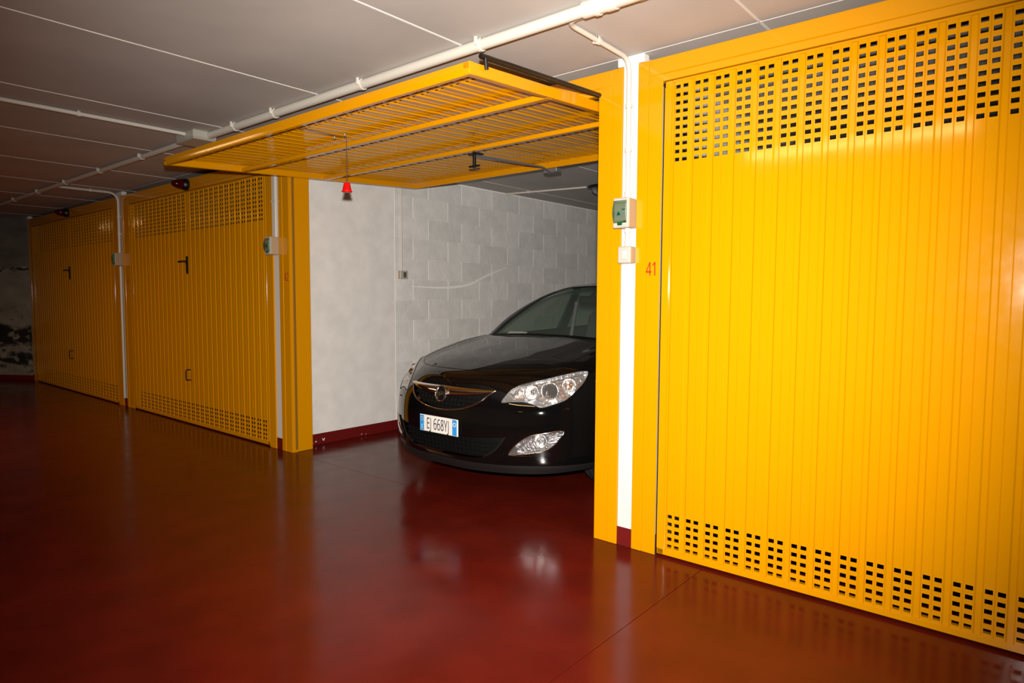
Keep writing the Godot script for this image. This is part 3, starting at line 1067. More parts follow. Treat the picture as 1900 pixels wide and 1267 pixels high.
# a bowl behind an outline of the nose: the same outline pulled in and back
func bowl(o: Array, depth: float, shrink: float) -> ArrayMesh:
	var b := MB.new()
	var c := Vector2()
	for q in o:
		c += q
	c /= o.size()
	var rings := []
	for k in 6:
		var t := k / 5.0
		var r := []
		for q in o:
			var p: Vector2 = q.lerp(c, shrink * t * t + 0.001)
			r.append(on_nose(p.x, p.y, 0.0) - Vector3(0, 0, 0.001 + depth * sin(t * PI / 2)))
		rings.append(r)
	b.smooth()
	var m := o.size()
	for k in 5:
		for i in m:
			var i2 := (i + 1) % m
			b.quad(rings[k][i], rings[k][i2], rings[k + 1][i2], rings[k + 1][i])
	var mid: Vector3 = on_nose(c.x, c.y, -depth * 1.05)
	b.smooth()
	for i in m:
		b.tri(rings[5][i], rings[5][(i + 1) % m], mid)
	return b.done()


func dish(r: float, depth: float) -> ArrayMesh:
	# round reflector opening towards +z
	var b := MB.new()
	b.tf = Transform3D(Basis(Vector3.RIGHT, PI / 2), Vector3.ZERO)
	var pr := []
	for k in 7:
		var t := k / 6.0
		pr.append(Vector2(r * t + 0.0001, depth * t * t - depth))
	pr.append(Vector2(r * 1.10, 0.001))
	pr.append(Vector2(r * 1.10, -depth * 0.6))
	b.lathe(pr, 22)
	return b.done()


func ball(r: float) -> ArrayMesh:
	var b := MB.new()
	var pr := []
	for k in 9:
		var t := PI * k / 8 - PI / 2
		pr.append(Vector2(r * cos(t), r * sin(t)))
	b.lathe(pr, 16)
	return b.done()


func emit(st: SurfaceTool, p: Array, n: Array, side: float):
	var order := [0, 2, 1] if side > 0 else [0, 1, 2]
	for k in order:
		st.set_normal(n[k] * Vector3(side, 1, 1))
		st.add_vertex(p[k] * Vector3(side, 1, 1))


func build_car():
	var car := thing("car", "black hatchback parked nose out inside the open garage", "car", Vector3(-1.37, 0, -0.04))
	var S := 9
	cg = fine(nose_net(), S)
	cn = []
	var R := cg.size()
	var C: int = cg[0].size()
	for i in R:
		var row := []
		for j in C:
			var du: Vector3 = cg[mini(i + 1, R - 1)][j] - cg[maxi(i - 1, 0)][j]
			var dv: Vector3 = cg[i][mini(j + 1, C - 1)] - (cg[i][j - 1] if j > 0 else cg[i][1] * Vector3(-1, 1, 1))
			row.append(dv.cross(du).normalized())
		cn.append(row)
	for i in R - 1:
		for j in C - 1:
			if cg[i][j].z < -0.95:
				continue
			for t in [[cg[i][j], cg[i][j + 1], cg[i + 1][j + 1]], [cg[i][j], cg[i + 1][j + 1], cg[i + 1][j]]]:
				var x0 := int(floor(minf(t[0].x, minf(t[1].x, t[2].x)) / 0.04))
				var x1 := int(floor(maxf(t[0].x, maxf(t[1].x, t[2].x)) / 0.04))
				var y0 := int(floor(minf(t[0].y, minf(t[1].y, t[2].y)) / 0.04))
				var y1 := int(floor(maxf(t[0].y, maxf(t[1].y, t[2].y)) / 0.04))
				for x in range(x0, x1 + 1):
					for y in range(y0, y1 + 1):
						var key := Vector2i(x, y)
						if not bins.has(key):
							bins[key] = []
						bins[key].append(t)
	# openings of the nose, drawn on its front view (right half)
	var head := smooth_outline([Vector2(0.441, 0.630), Vector2(0.458, 0.690), Vector2(0.478, 0.720), Vector2(0.52, 0.745), Vector2(0.608, 0.772), Vector2(0.692, 0.801), Vector2(0.776, 0.818), Vector2(0.803, 0.765), Vector2(0.796, 0.706), Vector2(0.770, 0.653), Vector2(0.72, 0.625), Vector2(0.662, 0.604), Vector2(0.622, 0.621), Vector2(0.57, 0.635), Vector2(0.50, 0.634)], true, 3)
	var fog := smooth_outline([Vector2(0.503, 0.307), Vector2(0.525, 0.352), Vector2(0.561, 0.393), Vector2(0.619, 0.432), Vector2(0.70, 0.452), Vector2(0.776, 0.464), Vector2(0.763, 0.419), Vector2(0.731, 0.37), Vector2(0.679, 0.337), Vector2(0.6, 0.318)], true, 3)
	var grille_low := smooth_outline([Vector2(0.0, 0.556), Vector2(0.06, 0.558), Vector2(0.14, 0.567), Vector2(0.23, 0.587), Vector2(0.30, 0.622), Vector2(0.345, 0.662), Vector2(0.385, 0.699)], false, 4)
	var grille_top := smooth_outline([Vector2(0.385, 0.699), Vector2(0.30, 0.703), Vector2(0.15, 0.706), Vector2(0.0, 0.707)], false, 4)
	var grille := grille_low.duplicate()
	grille.append_array(grille_top.slice(1))
	var intake := smooth_outline([Vector2(0.0, 0.262), Vector2(0.19, 0.264), Vector2(0.32, 0.276), Vector2(0.40, 0.315), Vector2(0.445, 0.36), Vector2(0.483, 0.418)], false, 4)
	intake.append_array([Vector2(0.25, 0.402), Vector2(0.0, 0.398)])
	var holes := {"head": PackedVector2Array(head), "fog": PackedVector2Array(fog), "grille": PackedVector2Array(grille), "intake": PackedVector2Array(intake)}
	var sts := {}
	for k in ["body", "lip", "head", "fog", "grille", "intake"]:
		for s in [-1, 1]:
			var key: String = k if k in ["body", "lip", "grille", "intake"] else k + str(s)
			if not sts.has(key):
				sts[key] = SurfaceTool.new()
				sts[key].begin(Mesh.PRIMITIVE_TRIANGLES)
	var box := {}
	for k in holes:
		var r := Rect2(holes[k][0], Vector2.ZERO)
		for q in holes[k]:
			r = r.expand(q)
		box[k] = r
	for i in R - 1:
		for j in C - 1:
			var ids := [[i, j], [i, j + 1], [i + 1, j + 1], [i + 1, j]]
			for t in [[0, 1, 2], [0, 2, 3]]:
				var p := []
				var n := []
				for k in t:
					p.append(cg[ids[k][0]][ids[k][1]])
					n.append(cn[ids[k][0]][ids[k][1]])
				var flat := PackedVector2Array([Vector2(p[0].x, p[0].y), Vector2(p[1].x, p[1].y), Vector2(p[2].x, p[2].y)])
				var hit := ""
				if p[0].z > -0.9:
					var tr := Rect2(flat[0], Vector2.ZERO).expand(flat[1]).expand(flat[2])
					for k in box:
						if box[k].intersects(tr, true) and Geometry2D.intersect_polygons(flat, holes[k]).size() > 0:
							hit = k
				if hit == "" or i < S:
					for s in [-1.0, 1.0]:
						emit(sts["lip" if i < S else "body"], p, n, s)
					continue
				var dd := (flat[1] - flat[0]).cross(flat[2] - flat[0])
				for side in [[hit, Geometry2D.intersect_polygons(flat, holes[hit])], ["body", Geometry2D.clip_polygons(flat, holes[hit])]]:
					for poly in side[1]:
						var tri := Geometry2D.triangulate_polygon(poly)
						for q in range(0, tri.size(), 3):
							var pp := []
							var nn := []
							var v := [poly[tri[q]], poly[tri[q + 1]], poly[tri[q + 2]]]
							if (v[1] - v[0]).cross(v[2] - v[0]) < 0:
								v = [v[0], v[2], v[1]]
							for w in v:
								var b1: float = (w - flat[0]).cross(flat[2] - flat[0]) / dd
								var b2: float = (flat[1] - flat[0]).cross(w - flat[0]) / dd
								pp.append(p[0] + (p[1] - p[0]) * b1 + (p[2] - p[0]) * b2)
								nn.append((n[0] + (n[1] - n[0]) * b1 + (n[2] - n[0]) * b2).normalized())
							for s in [-1.0, 1.0]:
								emit(sts[side[0] if side[0] in sts else side[0] + str(int(s))], pp, nn, s)
	# rest of the body, added to the same skin
	var rest := MB.new()
	var zs := [-1.31, -1.6, -2.0, -2.45, -2.9, -3.2, -3.4, -3.62, -3.84, -4.05, -4.25, -4.36]
	for s in [-1.0, 1.0]:
		var g := []
		var zz := -1.30
		while zz > -4.37:
			var r := []
			var belt := 0.955 + 0.085 * clampf((-zz - 1.31) / 2.6, 0, 1)
			var low := 0.2
			var dz := absf(zz + 3.625)
			if dz < 0.37:
				low = 0.325 + sqrt(maxf(0.0, 0.365 * 0.365 - minf(dz, 0.365) * minf(dz, 0.365)))
			var taper := 1.0 - 0.16 * pow(clampf((-zz - 3.7) / 0.67, 0, 1), 1.6)
			for k in 13:
				var t := k / 12.0
				var y := lerpf(belt, low, t)
				var x := 0.0
				if y > 0.885:
					x = lerpf(0.880, 0.775, pow((y - 0.885) / maxf(belt - 0.885, 0.001), 1.4))
				elif y > 0.325:
					x = 0.880 + 0.025 * sin(PI * (y - 0.325) / 0.56) + 0.012 * (0.885 - y) / 0.56
				else:
					x = lerpf(0.855, 0.892, (y - 0.2) / 0.125)
				r.append(Vector3(x * taper * s, y, zz))
			g.append(r)
			zz -= 0.0225
		rest.sheet(g, s > 0)
	# tail
	var tail := []
	for q in [[0.2, -4.30, 0.70], [0.45, -4.38, 0.755], [0.7, -4.385, 0.755], [0.9, -4.36, 0.74], [1.04, -4.33, 0.70], [1.05, -4.28, 0.66]]:
		var r := []
		for k in 13:
			var u := k / 6.0 - 1.0
			r.append(Vector3(-u * q[2], q[0], q[1] + 0.10 * pow(absf(u), 3)))
		tail.append(r)
	rest.sheet(tail)
	# pillars and roof rails
	var outer := along([Vector3(0.755, 0.955, -1.31), Vector3(0.715, 1.112, -1.53), Vector3(0.665, 1.245, -1.80), Vector3(0.615, 1.342, -2.08), Vector3(0.60, 1.40, -2.5), Vector3(0.59, 1.415, -3.0), Vector3(0.575, 1.36, -3.6), Vector3(0.60, 1.20, -3.95), Vector3(0.64, 1.05, -4.2)], 6, false)
	var inner := along([Vector3(0.665, 0.962, -1.25), Vector3(0.632, 1.106, -1.47), Vector3(0.590, 1.232, -1.73), Vector3(0.545, 1.335, -2.02), Vector3(0.53, 1.418, -2.45), Vector3(0.52, 1.438, -3.0), Vector3(0.50, 1.385, -3.65), Vector3(0.52, 1.22, -4.02), Vector3(0.55, 1.05, -4.28)], 6, false)
	for s in [-1.0, 1.0]:
		var g := []
		for i in outer.size():
			var a: Vector3 = outer[i]
			var b: Vector3 = inner[i]
			var m := (a + b) * 0.5 + Vector3(0.010, 0.010, 0.0)
			var f := Vector3(s, 1, 1)
			g.append([b * f, (b * 0.5 + m * 0.5 + Vector3(0.002, 0.003, 0)) * f, m * f, (a * 0.5 + m * 0.5 + Vector3(0.004, 0.001, 0)) * f, a * f])
		rest.sheet(g, s < 0)
		# the frame of the side windows, turned in a little
		var h := []
		for i in outer.size():
			h.append([outer[i] * Vector3(s, 1, 1), (outer[i] - Vector3(0.02, 0.014, 0)) * Vector3(s, 1, 1)])
		rest.sheet(h, s < 0)
	# roof
	var roof := []
	var top := along([Vector3(0, 1.392, -1.93), Vector3(0, 1.462, -2.42), Vector3(0, 1.482, -3.0), Vector3(0, 1.445, -3.6), Vector3(0, 1.395, -3.95)], 6, false)
	for i in top.size():
		var u := float(i) / (top.size() - 1)
		var fi := 18.0 + u * 20.0
		var i0 := int(floor(fi))
		var e: Vector3 = inner[i0].lerp(inner[mini(i0 + 1, inner.size() - 1)], fi - i0)
		var r := []
		for k in 13:
			var t := k / 6.0 - 1.0
			var at := absf(t)
			r.append(Vector3(e.x * t, lerpf(top[i].y, e.y, at * at), lerpf(top[i].z, e.z, at * at)))
		roof.append(r)
	rest.sheet(roof)
	# tailgate under the roof end
	var gate := []
	for k in 7:
		var t := k / 6.0
		var r := []
		for q in 13:
			var u := q / 6.0 - 1.0
			var w := lerpf(0.49, 0.60, t)
			r.append(Vector3(w * u, lerpf(1.395, 1.04, t) - 0.02 * u * u * (1 - t), lerpf(-3.95, -4.33, t) + 0.06 * u * u))
		gate.append(r)
	rest.sheet(gate, true)
	var body_mesh: ArrayMesh = sts["body"].commit()
	var rest_mesh := rest.done()
	var joined := SurfaceTool.new()
	joined.append_from(body_mesh, 0, Transform3D())
	joined.append_from(rest_mesh, 0, Transform3D())
	part("body", joined.commit(), M.paint, car, "glossy black body")
	var lip := MB.new()
	lip.tf = Transform3D()
	var lg := []
	for j in C:
		var p: Vector3 = cg[0][j]
		lg.append(p)
	for s in [-1.0, 1.0]:
		var g := [[], []]
		for p in lg:
			g[0].append((p + Vector3(0, 0, -0.12)) * Vector3(s, 1, 1))
			g[1].append(p * Vector3(s, 1, 1))
		lip.sheet(g, s < 0)
	var lj := SurfaceTool.new()
	lj.append_from(sts["lip"].commit(), 0, Transform3D())
	lj.append_from(lip.done(), 0, Transform3D())
	part("lower_lip", lj.commit(), M.plastic, car, "dull grey plastic lip under the bumper")
	# dark inner shell so that no light runs through the body
	var ub := MB.new()
	ub.box(Vector3(-0.60, 0.19, -4.2), Vector3(0.60, 0.52, -0.28), 0.02)
	ub.box(Vector3(-0.72, 0.70, -1.25), Vector3(0.72, 0.80, -0.62), 0.02)
	ub.box(Vector3(-0.82, 0.22, -3.22), Vector3(0.82, 0.60, -1.34), 0.02)
	ub.box(Vector3(-0.70, 0.72, -4.2), Vector3(0.70, 0.95, -3.1), 0.02)
	part("underbody", ub.done(), M.trim_black, car)
	# wheels
	for q in [[-0.772, -0.94], [0.772, -0.94], [-0.772, -3.625], [0.772, -3.625]]:
		var s := signf(q[0])
		var w := MB.new()
		w.tf = Transform3D(Basis(Vector3.BACK, -PI / 2 * s), Vector3.ZERO)
		var tread := [Vector2(0.215, -0.09), Vector2(0.27, -0.108), Vector2(0.305, -0.108), Vector2(0.319, -0.095)]
		for gx in [-0.062, -0.020, 0.022, 0.064]:
			tread.append_array([Vector2(0.3245, gx - 0.006), Vector2(0.317, gx - 0.004), Vector2(0.317, gx + 0.004), Vector2(0.3245, gx + 0.006)])
		tread.append_array([Vector2(0.319, 0.095), Vector2(0.305, 0.108), Vector2(0.27, 0.108), Vector2(0.215, 0.09), Vector2(0.215, -0.09)])
		w.lathe(tread, 48)
		var tyre := part("wheel", w.done(), M.tyre, car, "black tyre")
		tyre.position = Vector3(q[0], 0.325, q[1])
		var rm := MB.new()
		rm.tf = Transform3D(Basis(Vector3.BACK, -PI / 2 * s), Vector3.ZERO)
		rm.lathe([Vector2(0.216, 0.092), Vector2(0.208, 0.097), Vector2(0.200, 0.085), Vector2(0.195, 0.02), Vector2(0.0, 0.015)], 32)
		rm.lathe([Vector2(0.0, 0.085), Vector2(0.035, 0.083), Vector2(0.05, 0.07), Vector2(0.05, 0.02)], 20)
		for k in 5:
			var keep := rm.tf
			rm.tf = keep * Transform3D(Basis(Vector3.UP, TAU * k / 5), Vector3.ZERO)
			rm.box(Vector3(-0.024, 0.055, 0.03), Vector3(0.024, 0.082, 0.202), 0.006)
			rm.tf = keep
		part("rim", rm.done(), M.alloy, tyre, "five-spoke rim")
	# glass
	var ws := []
	var base := [Vector3(0, 0.988, -1.155), Vector3(0.23, 0.986, -1.158), Vector3(0.46, 0.975, -1.183)]
	var head_row := [Vector3(0, 1.392, -1.93), Vector3(0.22, 1.388, -1.935), Vector3(0.41, 1.368, -1.96)]
	for i in 19:
		var t := i / 18.0
		var net := []
		for k in 3:
			net.append(base[k].lerp(head_row[k], t) + Vector3(0, 0.022, 0.012) * sin(PI * t))
		net.append(inner[i])
		var r := along(net, 5, true)
		var full := []
		for k in range(r.size() - 1, 0, -1):
			full.append(r[k] * Vector3(-1, 1, 1))
		full.append_array(r)
		ws.append(full)
	var wm := MB.new()
	wm.sheet(ws)
	part("windscreen", wm.done(), M.glass, car, "greenish windscreen glass")
	var wd := MB.new()                                   # printed black edge, sides and top
	for s in [-1.0, 1.0]:
		var g := []
		for i in 19:
			var row: Array = ws[i]
			var e: Vector3 = row[-1]
			var d: Vector3 = row[-2] + (row[-3] - row[-2]) * (0.3 + 0.5 * i / 18.0)
			g.append([(d + Vector3(0, 0.003, 0.003)) * Vector3(s, 1, 1), (e + Vector3(0, 0.003, 0.003)) * Vector3(s, 1, 1)])
		wd.sheet(g, s > 0)
	var tg := [[], []]
	for k in ws[18].size():
		tg[0].append(ws[17][k] * 0.8 + ws[18][k] * 0.2 + Vector3(0, 0.003, 0.002))
		tg[1].append(ws[18][k] + Vector3(0, 0.003, 0.002))
	wd.sheet(tg)
	part("windscreen_edge", wd.done(), M.trim_black, car, "printed black edge of the windscreen")
	var wb := MB.new()                                   # black ceramic border and cowl
	for i in 3:
		var g := []
		for p in ws[0]:
			g.append(p + Vector3(0, 0.002, 0.004))
		var g2 := []
		for k in ws[1].size():
			g2.append(ws[1][k] * 0.4 + ws[0][k] * 0.6 + Vector3(0, 0.003, 0.003))
		var g0 := []
		for p in ws[0]:
			g0.append(p + Vector3(0, -0.004, 0.03))
		if i == 0:
			wb.sheet([g0, g, g2])
	part("cowl", wb.done(), M.trim_black, car, "black strip under the windscreen")
	for s in [-1.0, 1.0]:
		var g := []
		for i in range(2, 47):
			var o: Vector3 = outer[i] - Vector3(0.012, 0.010, 0)
			var by := 0.957 + 0.085 * clampf((-o.z - 1.31) / 2.6, 0, 1)
			var bx := 0.772 - 0.02 * clampf((-o.z - 3.2) / 0.9, 0, 1)
			if o.y <= by + 0.01:
				continue
			var r := []
			for k in 5:
				var t := k / 4.0
				r.append(Vector3((lerpf(o.x, bx, t) + 0.012 * sin(PI * t)) * s, lerpf(o.y, by, t), o.z))
			g.append(r)
		var sg := MB.new()
		sg.sheet(g, s < 0)
		part("side_window", sg.done(), M.glass_side, car)
		var pl := MB.new()
		pl.tf = Transform3D(Basis(), Vector3(0, 0, 0))
		pl.quad(Vector3(0.615 * s, 1.385, -2.42), Vector3(0.79 * s, 0.98, -2.36), Vector3(0.79 * s, 0.98, -2.50), Vector3(0.613 * s, 1.388, -2.52))
		pl.quad(Vector3(0.60 * s, 1.385, -2.42), Vector3(0.76 * s, 0.98, -2.36), Vector3(0.76 * s, 0.98, -2.50), Vector3(0.60 * s, 1.388, -2.52))
		part("door_pillar", pl.done(), M.trim_black, car)
		# folded mirror
		var mi := MB.new()
		mi.tf = Transform3D(Basis(Vector3.UP, 0.12 * s), Vector3(0.91 * s, 0.915, -1.72)) if s < 0 else Transform3D(Basis(Vector3.UP, PI / 2 - 0.15), Vector3(0.945, 1.0, -1.58))
		mi.box(Vector3(-0.035, -0.055, -0.10), Vector3(0.035, 0.05, 0.10), 0.03)
		part("wing_mirror", mi.done(), M.paint, car)
	# lamps
	for s in [-1.0, 1.0]:
		var o := head if s > 0 else flipped(head)
		var ln := part("headlamp", sts["head" + str(int(s))].commit(), M.lens, car, "clear headlamp lens")
		part("reflector", bowl(o, 0.085, 0.22), M.reflector, ln, "bright reflector bowl")
		for q in [[0.565, 0.690, 0.046], [0.655, 0.700, 0.052], [0.735, 0.735, 0.040]]:
			var ds := part("reflector", dish(q[2], 0.05), M.reflector, ln, "round chrome reflector")
			ds.position = on_nose(q[0] * s, q[1], -0.032)
			ds.rotation.y = 0.35 * s
			ds.rotation.x = -0.1
			if q[2] < 0.05:
				var bl := part("bulb", ball(q[2] * 0.42), M.amber if q[0] > 0.7 else M.chrome, ln)
				bl.position = ds.position + Vector3(0, 0, -0.02)
			else:
				var bl := part("bulb", ball(q[2] * 0.62), M.trim_black, ln, "dark projector lens")
				bl.position = ds.position + Vector3(0.0, 0, -0.025)
		# bright brow across the lamp
		var brow := []
		for q in [Vector2(0.465, 0.708), Vector2(0.53, 0.728), Vector2(0.61, 0.742), Vector2(0.69, 0.764), Vector2(0.77, 0.795)]:
			brow.append(on_nose(q.x * s, q.y, -0.014))
		part("brow", tube_mesh(along(brow, 4, false), 0.006, 8), M.chrome, ln, "chrome brow")
		var rim := []
		for q in o:
			rim.append(on_nose(q.x, q.y, 0.0))
		rim.append(rim[0])
		part("surround", tube_mesh(rim, 0.003, 6), M.trim_black, ln)
		o = fog if s > 0 else flipped(fog)
		var fg := part("fog_lamp", sts["fog" + str(int(s))].commit(), M.lens, car, "clear fog lamp lens")
		part("reflector", bowl(o, 0.06, 0.2), M.reflector_dim, fg, "bright reflector bowl")
		var fd := part("reflector", dish(0.042, 0.04), M.reflector, fg, "round chrome reflector")
		fd.position = on_nose(0.655 * s, 0.395, -0.028)
		fd.rotation.y = 0.3 * s
		rim = []
		for q in o:
			rim.append(on_nose(q.x, q.y, 0.001))
		rim.append(rim[0])
		part("surround", tube_mesh(rim, 0.0045, 8), M.chrome, fg, "thin chrome edge")
		# bright blade beside the fog lamp
		var bl2 := []
		for q in [Vector2(0.462, 0.287), Vector2(0.478, 0.335), Vector2(0.515, 0.392), Vector2(0.56, 0.428)]:
			bl2.append(on_nose(q.x * s, q.y, 0.002))
		part("blade", tube_mesh(along(bl2, 4, false), 0.008, 8), M.paint, car)
		bl2 = []
		for q in [Vector2(0.468, 0.286), Vector2(0.53, 0.297), Vector2(0.62, 0.305)]:
			bl2.append(on_nose(q.x * s, q.y, 0.002))
		part("blade", tube_mesh(along(bl2, 4, false), 0.006, 8), M.paint, car)
		# lamp washer cap
		var wc := MB.new()
		wc.tf = Transform3D(Basis(Vector3.UP, 0.35 * s), on_nose(0.545 * s, 0.575, 0.0))
		wc.box(Vector3(-0.035, -0.006, -0.01), Vector3(0.035, 0.006, 0.004), 0.003)
		part("washer_cap", wc.done(), M.paint, car)
	# grille
	var gs: ArrayMesh = sts["grille"].commit()
	var gr := part("grille", gs, M.trim_black, car, "black grille")
	gr.position = Vector3(0, 0, -0.028)
	var gb := MB.new()
	var xs := -0.36
	for yy in [0.585, 0.612, 0.639, 0.666]:
		var half: float = 0.20 + (yy - 0.585) * 1.9
		var bar := []
		for k in 17:
			var x := lerpf(-half, half, k / 16.0)
			bar.append(on_nose(x, yy, -0.010))
		gb.tube(bar, 0.0045, 6)
	for k in range(-9, 10):
		var x := k * 0.036
		var y0 := 0.568 + 0.9 * x * x
		if y0 < 0.67:
			gb.tube([on_nose(x, y0, -0.016), on_nose(x, 0.68, -0.016)], 0.003, 6)
	var gm := part("grille_mesh", gb.done(), M.trim_black, gr, "black grille bars")
	gm.position = Vector3(0, 0, 0.028)
	var low := []
	var high := []
	for k in 33:
		var x := lerpf(-0.378, 0.378, k / 32.0)
		var u := absf(x) / 0.378
		low.append(Vector2(x, 0.648 + 0.040 * u * u))
		high.append(Vector2(x, 0.7045 - 0.004 * u * u))
	part("chrome_bar", nose_strip(low, high, 0.006, 0.03), M.chrome, car, "wide chrome bar behind the badge")
	var line := []
	for q in flipped(grille_low):
		line.append(on_nose(q.x, q.y, 0.003))
	for q in grille_low.slice(1):
		line.append(on_nose(q.x, q.y, 0.003))
	part("grille_surround", tube_mesh(line, 0.0055, 8), M.chrome, car, "thin chrome edge of the grille")
	# badge: ring with a lightning bolt
	var bz := on_nose(0, 0.657, 0.022)
	var bd := MB.new()
	bd.tf = Transform3D(Basis(Vector3.RIGHT, PI / 2 - 0.18), Vector3.ZERO)
	bd.lathe([Vector2(0.040, -0.016), Vector2(0.0455, 0.0), Vector2(0.050, 0.006), Vector2(0.0555, 0.0), Vector2(0.052, -0.016)], 40)
	var badge := part("badge", bd.done(), M.chrome, car, "round chrome badge with a lightning bolt")
	badge.position = bz
	bd = MB.new()
	bd.tf = Transform3D(Basis(Vector3.RIGHT, -0.18), Vector3.ZERO)
	bd.prism(PackedVector2Array([Vector2(-0.055, -0.010), Vector2(0.006, 0.016), Vector2(0.002, 0.003), Vector2(0.055, 0.010), Vector2(-0.006, -0.016), Vector2(-0.002, -0.003)]), -0.006, 0.006)
	part("bolt_mark", bd.done(), M.chrome, badge, "chrome lightning bolt")
	bd = MB.new()
	bd.tf = Transform3D(Basis(Vector3.RIGHT, PI / 2 - 0.18), Vector3.ZERO)
	bd.lathe([Vector2(0, -0.006), Vector2(0.046, -0.008), Vector2(0.046, -0.02)], 30)
	part("badge_field", bd.done(), M.trim_black, badge, "dark field of the badge")
	# lower intake
	var it := part("lower_intake", sts["intake"].commit(), M.trim_black, car, "black lower air intake")
	it.position = Vector3(0, 0, -0.045)
	var ib := MB.new()
	for yy in [0.29, 0.318, 0.346, 0.374]:
		var half: float = 0.33 + (yy - 0.29) * 1.15
		var bar := []
		for k in 17:
			bar.append(on_nose(lerpf(-half, half, k / 16.0), yy, -0.012))
		ib.tube(bar, 0.005, 6)
	for k in range(-11, 12):
		var x := k * 0.036
		ib.tube([on_nose(x, 0.275 + maxf(0.0, absf(x) - 0.3) * 0.7, -0.02), on_nose(x, 0.395, -0.02)], 0.003, 6)
	var im := part("intake_bar", ib.done(), M.trim_black, it, "dark intake bars")
	im.position = Vector3(0, 0, 0.045)
	for s in [-1.0, 1.0]:
		var e := []
		for q in [Vector2(0.483, 0.418), Vector2(0.445, 0.36), Vector2(0.40, 0.315), Vector2(0.34, 0.282)]:
			e.append(on_nose(q.x * s, q.y, 0.0))
		part("intake_edge", tube_mesh(along(e, 4, false), 0.003, 6), M.plastic, it).position = Vector3(0, 0, 0.045)
	# shut line of the bonnet
	var sl := MB.new()
	var shut := []
	var r8 := S * 8 - 1
	for j in range(4 * S, 0, -1):
		shut.append(cg[r8][j] * Vector3(-1, 1, 1))
	for j in range(0, 4 * S + 1):
		shut.append(cg[r8][j])
	sl.tube(shut, 0.0022, 5)
	for s in [-1.0, 1.0]:
		var e := []
		for i in range(r8, R):
			e.append(cg[i][4 * S] * Vector3(s, 1, 1))
		sl.tube(e, 0.0022, 5)
	part("shut_line", sl.done(), M.trim_black, car, "dark gap round the bonnet")
	# number plate
	var pt := part("number_plate", box_mesh(Vector3(-0.18, -0.055, 0), Vector3(0.18, 0.055, 0.006), 0.003), M.plate_white, car, "white number plate with blue ends")
	pt.position = Vector3(0, 0.45, 0.008)
	part("blue_band", box_mesh(Vector3(-0.176, -0.051, 0.0055), Vector3(-0.138, 0.051, 0.0068)), M.plate_blue, pt, "blue band")
	part("blue_band", box_mesh(Vector3(0.130, -0.051, 0.0055), Vector3(0.170, 0.051, 0.0068)), M.plate_blue, pt, "blue band")
	plate_text("EJ 668YJ", Vector3(-0.006, 0.0, 0.006), 0.074, 0.60, M.ink, pt)
	plate_text("I", Vector3(-0.157, -0.026, 0.0068), 0.028, 1.0, M.plate_white, pt)
	var stars := MB.new()
	for k in 12:
		var t := TAU * k / 12
		stars.box(Vector3(-0.157 + cos(t) * 0.012 - 0.0015, 0.027 + sin(t) * 0.012 - 0.0015, 0.0065), Vector3(-0.157 + cos(t) * 0.012 + 0.0015, 0.027 + sin(t) * 0.012 + 0.0015, 0.0075))
	part("star_ring", stars.done(), M.yellow_print, pt, "ring of small yellow stars")
	var ring := MB.new()
	ring.tf = Transform3D(Basis(Vector3.RIGHT, PI / 2), Vector3(0.150, 0.020, 0.0065))
	ring.lathe([Vector2(0.010, 0), Vector2(0.010, 0.0012), Vector2(0.014, 0.0012), Vector2(0.014, 0)], 20, false)
	part("round_mark", ring.done(), M.plate_white, pt, "pale ring")
	# inside
	var ds := MB.new()
	ds.box(Vector3(-0.70, 0.62, -1.75), Vector3(0.70, 0.945, -1.26), 0.04)
	ds.box(Vector3(0.20, 0.92, -1.72), Vector3(0.52, 1.00, -1.50), 0.03)
	part("dashboard", ds.done(), M.trim_black, car, "dark dashboard")
	for s in [-1.0, 1.0]:
		var st := MB.new()
		st.box(Vector3(0.36 * s - 0.25, 0.45, -2.55), Vector3(0.36 * s + 0.25, 0.62, -2.05), 0.05)
		st.tf = Transform3D(Basis(Vector3.RIGHT, -0.3), Vector3(0.36 * s, 0.6, -2.52))
		st.box(Vector3(-0.23, 0.0, -0.07), Vector3(0.23, 0.58, 0.07), 0.05)
		var seat := part("seat", st.done(), M.cloth, car, "dark front seat")
		var hr := MB.new()
		hr.tf = st.tf
		hr.box(Vector3(-0.13, 0.62, -0.05), Vector3(0.13, 0.80, 0.05), 0.04)
		hr.tube([Vector3(-0.06, 0.55, 0), Vector3(-0.06, 0.65, 0)], 0.008, 6)
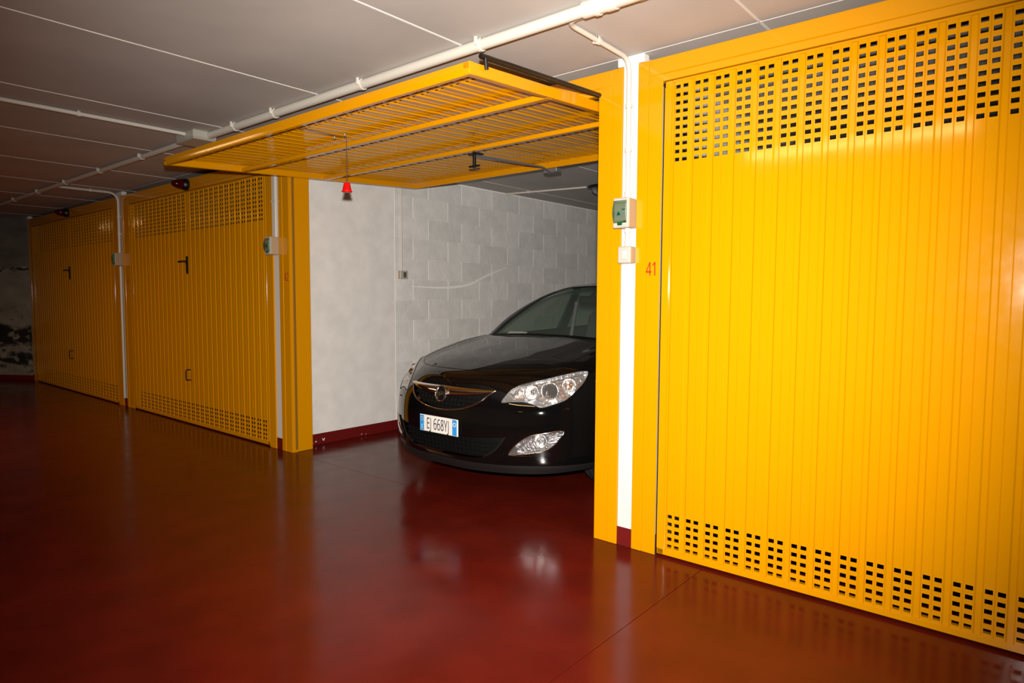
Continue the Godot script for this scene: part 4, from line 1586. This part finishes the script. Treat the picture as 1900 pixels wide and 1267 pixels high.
		hr.tube([Vector3(0.06, 0.55, 0), Vector3(0.06, 0.65, 0)], 0.008, 6)
		part("headrest", hr.done(), M.cloth, seat, "dark headrest")
		part("seat_belt", tube_mesh([Vector3(0.60 * s, 1.25, -2.44), Vector3(0.66 * s, 0.75, -2.40)], 0.018, 8), M.belt, car, "grey seat belt")
	var sw := MB.new()
	sw.tf = Transform3D(Basis(Vector3.RIGHT, 1.15), Vector3(0.36, 0.93, -1.86))
	var circ := []
	for k in 25:
		circ.append(Vector3(cos(TAU * k / 24) * 0.185, 0, sin(TAU * k / 24) * 0.185))
	sw.tube(circ, 0.014, 8, false)
	sw.box(Vector3(-0.18, -0.02, -0.03), Vector3(0.18, 0.01, 0.03), 0.01)
	part("steering_wheel", sw.done(), M.trim_black, car)
	var rv := MB.new()
	rv.box(Vector3(-0.12, 1.235, -1.80), Vector3(0.12, 1.305, -1.76), 0.015)
	rv.tube([Vector3(0, 1.29, -1.79), Vector3(0, 1.345, -1.845)], 0.015, 8)
	part("inside_mirror", rv.done(), M.trim_black, car, "inside mirror")
	var rs := MB.new()
	rs.box(Vector3(-0.62, 0.50, -3.4), Vector3(0.62, 1.02, -3.22), 0.05)
	part("rear_seat", rs.done(), M.cloth, car)
	var pp := MB.new()
	pp.tf = Transform3D(Basis(Vector3.RIGHT, 0.15), Vector3(-0.49, 0.958, -1.34))
	pp.tf = Transform3D(Basis(Vector3.RIGHT, 0.45), Vector3(-0.49, 0.972, -1.36))
	pp.box(Vector3(-0.10, 0, -0.05), Vector3(0.10, 0.002, 0.05))
	part("paper", pp.done(), M.paper, car, "white paper on the dashboard")


func plate_text(text: String, at: Vector3, h: float, squeeze: float, m: Material, parent: Node3D):
	var tm := TextMesh.new()
	var f := SystemFont.new()
	f.font_names = PackedStringArray(["Droid Sans"])
	tm.font = f
	tm.text = text
	tm.font_size = 64
	tm.pixel_size = h / 46.0
	tm.depth = 0.001
	tm.curve_step = 1.5
	var o := part("plate_lettering", tm, m, parent, "plate lettering " + text)
	o.position = at
	o.scale = Vector3(squeeze, 1, 1)
